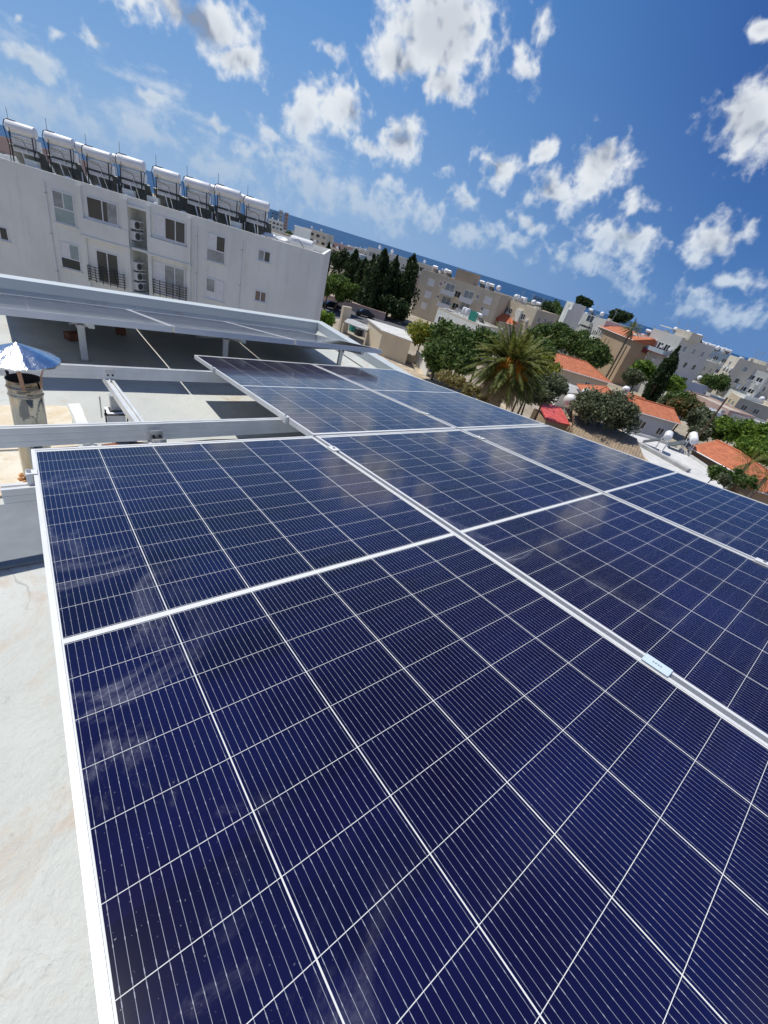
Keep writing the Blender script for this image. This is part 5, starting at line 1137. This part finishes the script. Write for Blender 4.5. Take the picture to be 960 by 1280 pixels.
# ================================================================ TREES AND PLANTS
def leaf_mesh(name, C_, Nn, size, m_, parent, aspect=1.8, up=0.):
    """C_: Nx3 leaf centres, Nn: outward directions; each leaf a bent quad of its own"""
    n = len(C_); a = rng.normal(size=(n,3)); a[:,2] += up; a /= np.linalg.norm(a, axis=1)[:,None]
    b = np.cross(a, Nn+rng.normal(size=(n,3))*.7); b /= np.linalg.norm(b, axis=1)[:,None]+1e-9
    s = size*rng.uniform(.6, 1.35, (n,1)); A = a*s*aspect*.5; B = b*s*.5
    V = np.empty((n*4,3)); V[0::4] = C_-A; V[1::4] = C_+B; V[2::4] = C_+A; V[3::4] = C_-B
    me = bpy.data.meshes.new(name); me.vertices.add(n*4); me.loops.add(n*4); me.polygons.add(n)
    V = V - np.array(off_of(parent)); me.vertices.foreach_set('co', V.ravel()); me.loops.foreach_set('vertex_index', np.arange(n*4)); me.polygons.foreach_set('loop_start', np.arange(n)*4)
    me.update(); me.validate(); me.materials.append(M[m_]); o = bpy.data.objects.new(name, me); COL.objects.link(o); o.parent = parent; return o
def tree(label, c, r, base, m_, n=2600, leaf=.28, clumps=26, trunk=.22, name='tree', cat='tree', group=None, stems=1, aspect=1.8, seedshape=.55, up=0.):
    """c: crown centre, r: (rx, ry, rz), base: ground z"""
    c = np.array(c, float); r = np.array(r, float); root = thing(name, label, cat, (c[0], c[1], base), 0, group)
    d = rng.normal(size=(clumps,3)); d /= np.linalg.norm(d, axis=1)[:,None]; d[:,2] = np.abs(d[:,2])*np.where(rng.random(clumps) < .7, 1, -.8)
    cc = c + d*r*rng.uniform(.35, .82, (clumps,1)); cr = r.min()*rng.uniform(.26, .50, clumps)
    k = rng.integers(clumps, size=n); q = rng.normal(size=(n,3)); q /= np.linalg.norm(q, axis=1)[:,None]
    rad = cr[k]*rng.uniform(0, 1, n)**.4; P_ = cc[k]+q*rad[:,None]*np.array([1.15,1.15,.85]); P_ += rng.normal(size=(n,3))*leaf*.4
    leaf_mesh('crown', P_, q, leaf, m_, root, aspect, up)
    mb = MB(); b0 = Vector((c[0], c[1], base))
    for s_ in range(stems):
        bs = b0+Vector((rng.uniform(-1,1)*(stems-1)*.7, rng.uniform(-1,1)*(stems-1)*.7, 0)); top = Vector((c[0]+rng.uniform(-.3,.3), c[1]+rng.uniform(-.3,.3), c[2]-r[2]*.35)); mid = bs.lerp(top, .55)+Vector((rng.uniform(-.2,.2), rng.uniform(-.2,.2), 0))
        mb.tube(bs, mid, trunk, 9, trunk*.75); mb.tube(mid, top, trunk*.75, 9, trunk*.5)
        for j in range(6): e = Vector(tuple(cc[rng.integers(clumps)])); mb.tube(top, e, trunk*.4, 6, trunk*.12)
    mb.build('trunk', 'bark', root, smooth=True); return root
def cypress(label, top, base, w_, m_='cypress', n=5200, group='cypresses', leaf=.26, lean=0.):
    top = np.array(top, float); H_ = top[2]-base; root = thing('cypress', label, 'cypress', (top[0], top[1], base), 0, group)
    nk = 60; f = rng.random(nk)**.85; env = lambda t: np.clip(np.minimum(1., (1-t)*2.6+.03)*np.minimum(1., .55+t*2.2), .04, 1)
    ang = rng.uniform(0, 2*math.pi, nk); rr = w_/2*env(f)*rng.uniform(.35, .9, nk); cc = np.stack([top[0]+rr*np.cos(ang), top[1]+rr*np.sin(ang), base+.6+f*(H_-.9)], 1)
    k = rng.integers(nk, size=n); q = rng.normal(size=(n,3)); q /= np.linalg.norm(q, axis=1)[:,None]
    P_ = cc[k]+q*(rng.random(n)**.45)[:,None]*np.stack([w_*.17*env(f[k])+.06]*2+[w_*.42*env(f[k])+.35], 1); P_[:,2] = np.minimum(P_[:,2], top[2])
    leaf_mesh('crown', P_, q, leaf, m_, root, 2.4, 1.6); mb = MB(); mb.tube((top[0],top[1],base), (top[0],top[1],base+H_*.8), .2, 8, .06); mb.build('trunk', 'bark', root); return root
def shrub(label, c, r, m_, n=1400, leaf=.22, base=GZ, **k): return tree(label, c, r, base, m_, n, leaf, 14, .07, name='shrub', cat='shrub', **k)
X = lambda u, v, D: at(u, v, D)
tree('bright green pine left of the tall cypresses', X(428,362,95), (4.2,4.2,2.6), GZ, 'pine', 6500, .30, 34, .18, stems=3, name='pine_tree', cat='pine', aspect=2.4)
tree('second bright pine, smaller, against the wall end of the white block', X(410,360,92), (2.4,2.4,2.2), GZ, 'pine', 2600, .28, 18, .15, name='pine_tree', cat='pine', aspect=2.4)
shrub('bright green bush at the foot of the white block corner', X(404,399,62), (1.6,1.6,2.2), 'bright_leaf', 1500, .22)
cypress('thin dark cypress touching the corner of the white block', X(412,303,130), GZ-.3, 2.6, n=2400, leaf=.35)
tree('dark tree right of the thin cypress behind the pine', X(424,332,128), (3.2,3.2,5.0), GZ, 'cypress', 3200, .34, 26, .2)
for i, (u, v, D_, w_, lab) in enumerate([(446,312,122,4.2,'dark cypress left of the tallest group'),(458,322,118,4.0,'dark cypress in the middle of the left group'),(468,318,114,4.6,'dense cypress just left of the tallest one'),(482,311,106,5.6,'tallest dense dark cypress of the central group'),(497,320,108,4.2,'dark cypress on the right flank of the tallest one'),(518,318,108,6.0,'broad cypress with lighter green left of the beige block'),(508,352,112,4.5,'low dark cypress filling between the two tall ones')]):
    cypress(lab, X(u,v,D_), GZ, w_, n=6500 if w_ > 5 else 4200, leaf=.30)
tree('dark bushy tree at the foot of the tall cypresses', X(492,385,104), (5.,4.,2.6), GZ, 'cypress', 3600, .32, 26, .2)
tree('yellow green tree in front of the beige block', X(527,417,68), (2.6,2.6,2.3), GZ, 'yellow_leaf', 3800, .24, 26, .14)
for (u, v, D_, r, lab) in [(560,428,64,(3.4,3.2,2.8),'dark green leafy tree next to the yellow green one'),(584,437,61,(3.2,3.,3.0),'dark green leafy tree left of the palm'),(548,448,60,(2.6,2.4,2.4),'lower dark green tree beside the white wall'),(572,455,57,(3.0,2.6,2.4),'dark tree low between the yellow tree and the palm'),(606,430,63,(2.6,2.6,2.2),'dark green tree behind the left fronds of the palm')]:
    tree(lab, X(u,v,D_), r, GZ, 'dark_leaf', 4200, .26, 26, .16, group='dark trees left of the palm')
for i, (u, v, D_, lab) in enumerate([(553,472,50,'leftmost dry yellowish shrub along the panel edge'),(572,480,48,'second dry yellowish shrub along the panel edge'),(592,490,46,'third dry yellowish shrub below the palm'),(612,500,45,'rightmost dry yellowish shrub below the palm')]):
    shrub(lab, X(u,v,D_), (1.5,1.5,.9), 'dry_leaf', 1500, .18, group='dry shrubs along the yard')
for (u, v, D_, r, m_, lab) in [(700,424,112,(5.6,5,3.6),'dark_leaf','big dark leafy tree beyond the palm, below the stair tower'),(722,432,108,(5.4,5,3.4),'dark_leaf','big dark leafy tree in front of the grey building'),(742,446,104,(3.8,3.4,3.0),'dark_leaf','dark leafy tree at the right end of the big dark row'),(678,420,112,(4.4,4,3.2),'dark_leaf','dark leafy tree behind the right fronds of the palm'),(692,392,210,(6,5,5),'dark_leaf','tall dark tree in front of the blue shore block'),(680,392,190,(4.5,4,4),'cypress','dark tree left of the tall dark one near the shore'),(703,402,180,(4,4,5),'dark_leaf','dark tree just left of the white stair tower'),(686,405,150,(4.5,4,3),'olive_leaf','grey green tree below the shore trees'),(730,378,175,(3.,3,1.6),'cypress','dark tree top right behind the stair tower'),(774,396,170,(5.2,4,2.4),'cypress','dark pine on the skyline above the stone house')]:
    tree(lab, X(u,v,D_), r, ground_z(D_, 0), m_, 5200, .34 if D_ < 130 else .5, 32, .25, group='big dark trees beyond the houses')
tree('mixed yellow and green tree right behind the palm', X(672,462,53), (2.7,2.6,2.5), GZ, 'yellow_leaf', 1800, .22, 24, .14)
tree('dark green tree mixed into the yellow one behind the palm', X(668,452,55), (3.,2.8,2.6), GZ, 'dark_leaf', 3800, .22, 26, .14)
for (u, v, D_, r, lab) in [(686,488,47,(2.2,2.,1.7),'grey green olive left of the round tank'),(664,492,46,(1.9,1.8,1.5),'grey green olive right of the palm trunk'),(757,510,50,(2.9,2.6,2.2),'large grey green olive tree before the tiled houses'),(735,508,50,(1.9,1.9,1.9),'olive crown at the left shoulder of the large olive tree'),(779,522,50,(1.8,1.8,1.7),'olive crown at the right shoulder of the large olive tree'),(790,472,100,(2.6,2.6,1.8),'grey olive left of the leaning cypress')]:
    tree(lab, X(u,v,D_), r, GZ, 'olive_leaf', 5200, .17 if D_ < 60 else .3, 30, .14, group='olive trees')
t_c, b_c = X(843,430,100), X(809,500,100)
cypress('single tall dark cypress standing among the houses on the right', (b_c[0], b_c[1], t_c[2]), GZ, 3.3, n=9000, leaf=.24)
for (u, v, D_, r, m_, lab) in [(801,466,106,(3.4,3,2.6),'bright_leaf','fresh green tree left of the single cypress'),(838,482,104,(2.8,2.8,2.2),'bright_leaf','fresh green tree right of the single cypress'),(858,512,84,(3.6,3.2,2.5),'red_leaf','green tree with reddish tints behind the pale blue house'),(850,505,86,(2.6,2.4,2.2),'dark_leaf','dark green tree left of the reddish one'),(872,526,80,(2.6,2.4,1.8),'olive_leaf','grey brush right of the pale blue house'),(893,479,142,(4.2,4,2.6),'dark_leaf','dark round tree among the white houses at the right'),(790,438,150,(3,3,2.),'dark_leaf','small dark tree in front of the narrow grey flats'),(838,505,88,(2.,2.,1.6),'olive_leaf','grey shrub at the foot of the single cypress'),(950,548,78,(3.6,3.4,2.2),'bright_leaf','bright yellow green tree at the right edge'),(918,540,78,(3.6,3.2,2.3),'bright_leaf','bright yellow green tree behind the largest orange roof'),(945,566,72,(3.2,2.8,2.),'bright_leaf','bright green tree just right of the largest orange roof'),(903,538,80,(2.2,2.,1.8),'dark_leaf','dark green tree behind the ridge of the largest orange roof'),(876,542,74,(1.6,1.5,1.1),'olive_leaf','grey green bush left of the largest orange ridge')]:
    tree(lab, X(u,v,D_), r, ground_z(D_,0), m_, 4600, .20 if D_ < 80 else .30, 28, .15, group='garden trees on the right')
for (u, v, D_, r, m_, lab) in [(894,592,46,(1.0,1.,.8),'dark_leaf','small dark shrub by the pale garden wall'),(906,602,45,(.8,.8,.6),'olive_leaf','grey shrub at the end of the pale garden wall'),(925,600,47,(1.6,1.4,.9),'dark_leaf','dark green shrub below the corner of the largest orange roof')]:
    shrub(lab, X(u,v,D_), r, m_, 1300, .16, group='shrubs by the garden wall')
# palms
def palm(label, head, base, R_, nf, leaflets, scale=1., fruit=True, dry=.3, lw=.055, name='palm_tree'):
    head = np.array(head, float); root = thing(name, label, 'palm', (head[0], head[1], base)); hd = Vector(tuple(head))
    mb = MB(); H_ = head[2]-base; prof = [(.42*scale*(1.15-.15*k/30)*(1.12 if k % 2 else .96), H_*k/30) for k in range(31)]; mb.lathe(prof, (head[0], head[1], base), 14); mb.build('trunk', 'palm_bark', root)
    def fronds(nm, n_, m_, lo, hi, fac):
        V = []; Fc = []
        for k in range(n_):
            az = k*2.39996+rng.uniform(-.2,.2); el = math.radians(rng.uniform(lo, hi)); L_ = R_*rng.uniform(.85,1.08)*fac; droop = rng.uniform(.75,1.15)*(1.1 if el > .3 else .75)
            p = hd+Vector((math.cos(az)*.25*scale, math.sin(az)*.25*scale, 0)); d = Vector((math.cos(az)*math.cos(el), math.sin(az)*math.cos(el), math.sin(el))); st = L_/leaflets; side0 = Vector((-math.sin(az), math.cos(az), 0))
            for j in range(leaflets):
                q = p+d*st; d = (d+Vector((0,0,-droop*st/L_*1.35))).normalized(); f = j/leaflets; w0 = .035*scale*(1-f)+.01
                i = len(V); V += [tuple(p-side0*w0), tuple(p+side0*w0), tuple(q+side0*w0*.9), tuple(q-side0*w0*.9)]; Fc.append((i,i+1,i+2,i+3))
                if j > 2:
                    ll = R_*.145*math.sin(math.pi*min(1, .12+f*.9))**.7
                    for s_ in (-1, 1):
                        sd = (side0*s_*.85+d*.62+Vector((0,0,rng.uniform(-.35,.12)))).normalized(); tip = p+sd*ll+Vector((0,0,-.16*ll)); wv = d*lw*scale
                        i = len(V); V += [tuple(p-wv*.5), tuple(p+wv*.5), tuple(tip)]; Fc.append((i,i+1,i+2))
                        p2 = p.lerp(q,.5); i = len(V); V += [tuple(p2-wv*.5), tuple(p2+wv*.5), tuple(p2+(tip-p))]; Fc.append((i,i+1,i+2))
                p = q
        o_ = Vector(off_of(root)); me = bpy.data.meshes.new(nm); me.from_pydata([tuple(Vector(v)-o_) for v in V], [], Fc); me.materials.append(M[m_]); o = bpy.data.objects.new(nm, me); COL.objects.link(o); o.parent = root
    fronds('fronds', nf, 'frond', -22, 82, 1.); fronds('dry_fronds', int(nf*dry), 'dry_frond', -62, -18, .85)
    if fruit:
        for k, (az, n_) in enumerate([(-2.7,110),(-2.1,120),(-1.5,90),(-.9,130),(3.3,110)]):
            mb = MB(); c = hd+Vector((math.cos(az)*.8, math.sin(az)*.8, .35)); 
            for j in range(n_):
                e = Vector(rng.normal(size=3)*.22); a = c+Vector((math.cos(az)*.5, math.sin(az)*.5, .15))+e; b = a+Vector((math.cos(az)*rng.uniform(.3,.8)+rng.normal()*.15, math.sin(az)*rng.uniform(.3,.8)+rng.normal()*.15, -rng.uniform(.35,.95))); mb.obox(a, (b-a), Vector((.045,0,0)), Vector((0,.045,0)))
            mb.tube(hd, c+Vector((math.cos(az)*.5, math.sin(az)*.5, .15)), .05, 6); mb.build('fruit_cluster', 'fruit', root)
    return root
hp = X(637,459,42); palm('large date palm with drooping fronds and orange fruit strands beyond the panel edge', hp, GZ, 4.3, 150, 26, 1.25, dry=.45, lw=.07)
hp2 = X(790,412,108); palm('small palm rising in front of the narrow grey flats', hp2, GZ, 2.7, 40, 14, .45, fruit=False, dry=.2, lw=.2)
hp3 = X(936,580,58); palm('small feathery palm at the right edge by the orange roof', hp3, GZ, 2.2, 30, 12, .4, fruit=False, dry=.2, lw=.10)
hp4 = X(957,598,56); palm('low feathery palm cut by the right edge', hp4, GZ, 2.1, 28, 12, .4, fruit=False, dry=.3, lw=.10)
# street pole leaning over the right gardens
a, b = X(878,540,70), X(910,497,70)
mb = MB(); mb.tube((a[0],a[1],GZ), (a[0],a[1],b[2]), .14, 10, .10); tag(mb.build('utility_pole', 'bark'), 'dark wooden utility pole above the reddish tree', 'pole')
a, b = X(763,470,104), X(783,432,104); mb = MB(); mb.tube((a[0],a[1],GZ), (a[0],a[1],b[2]), .12, 10, .09); tag(mb.build('utility_pole', 'dark_metal'), 'thin dark pole left of the narrow grey flats', 'pole')
a, b = X(775,535,52), X(781,524,52); mb = MB(); mb.tube((a[0],a[1],TZ), (a[0],a[1],b[2]+.6), .04, 8); tag(mb.build('vent_pole', 'enamel'), 'thin white pole at the left end of the terrace roof', 'pole')
# scattered town trees
for i in range(70):
    az = RAD(rng.uniform(22, 86)); r = 180+rng.random()*700; x, y = r*math.sin(az), r*math.cos(az); gz = ground_z(x, y); s_ = rng.uniform(3, 5.5); top = gz+s_*1.9
    if top > .91-r*math.tan(RAD(.85)): continue
    tree('dark tree between the blocks of the distant town', (x, y, gz+s_*1.1), (s_, s_, s_*.8), gz-.5, 'dark_leaf' if i % 3 else 'cypress', 420, .9, 12, .3, group='trees of the distant town')
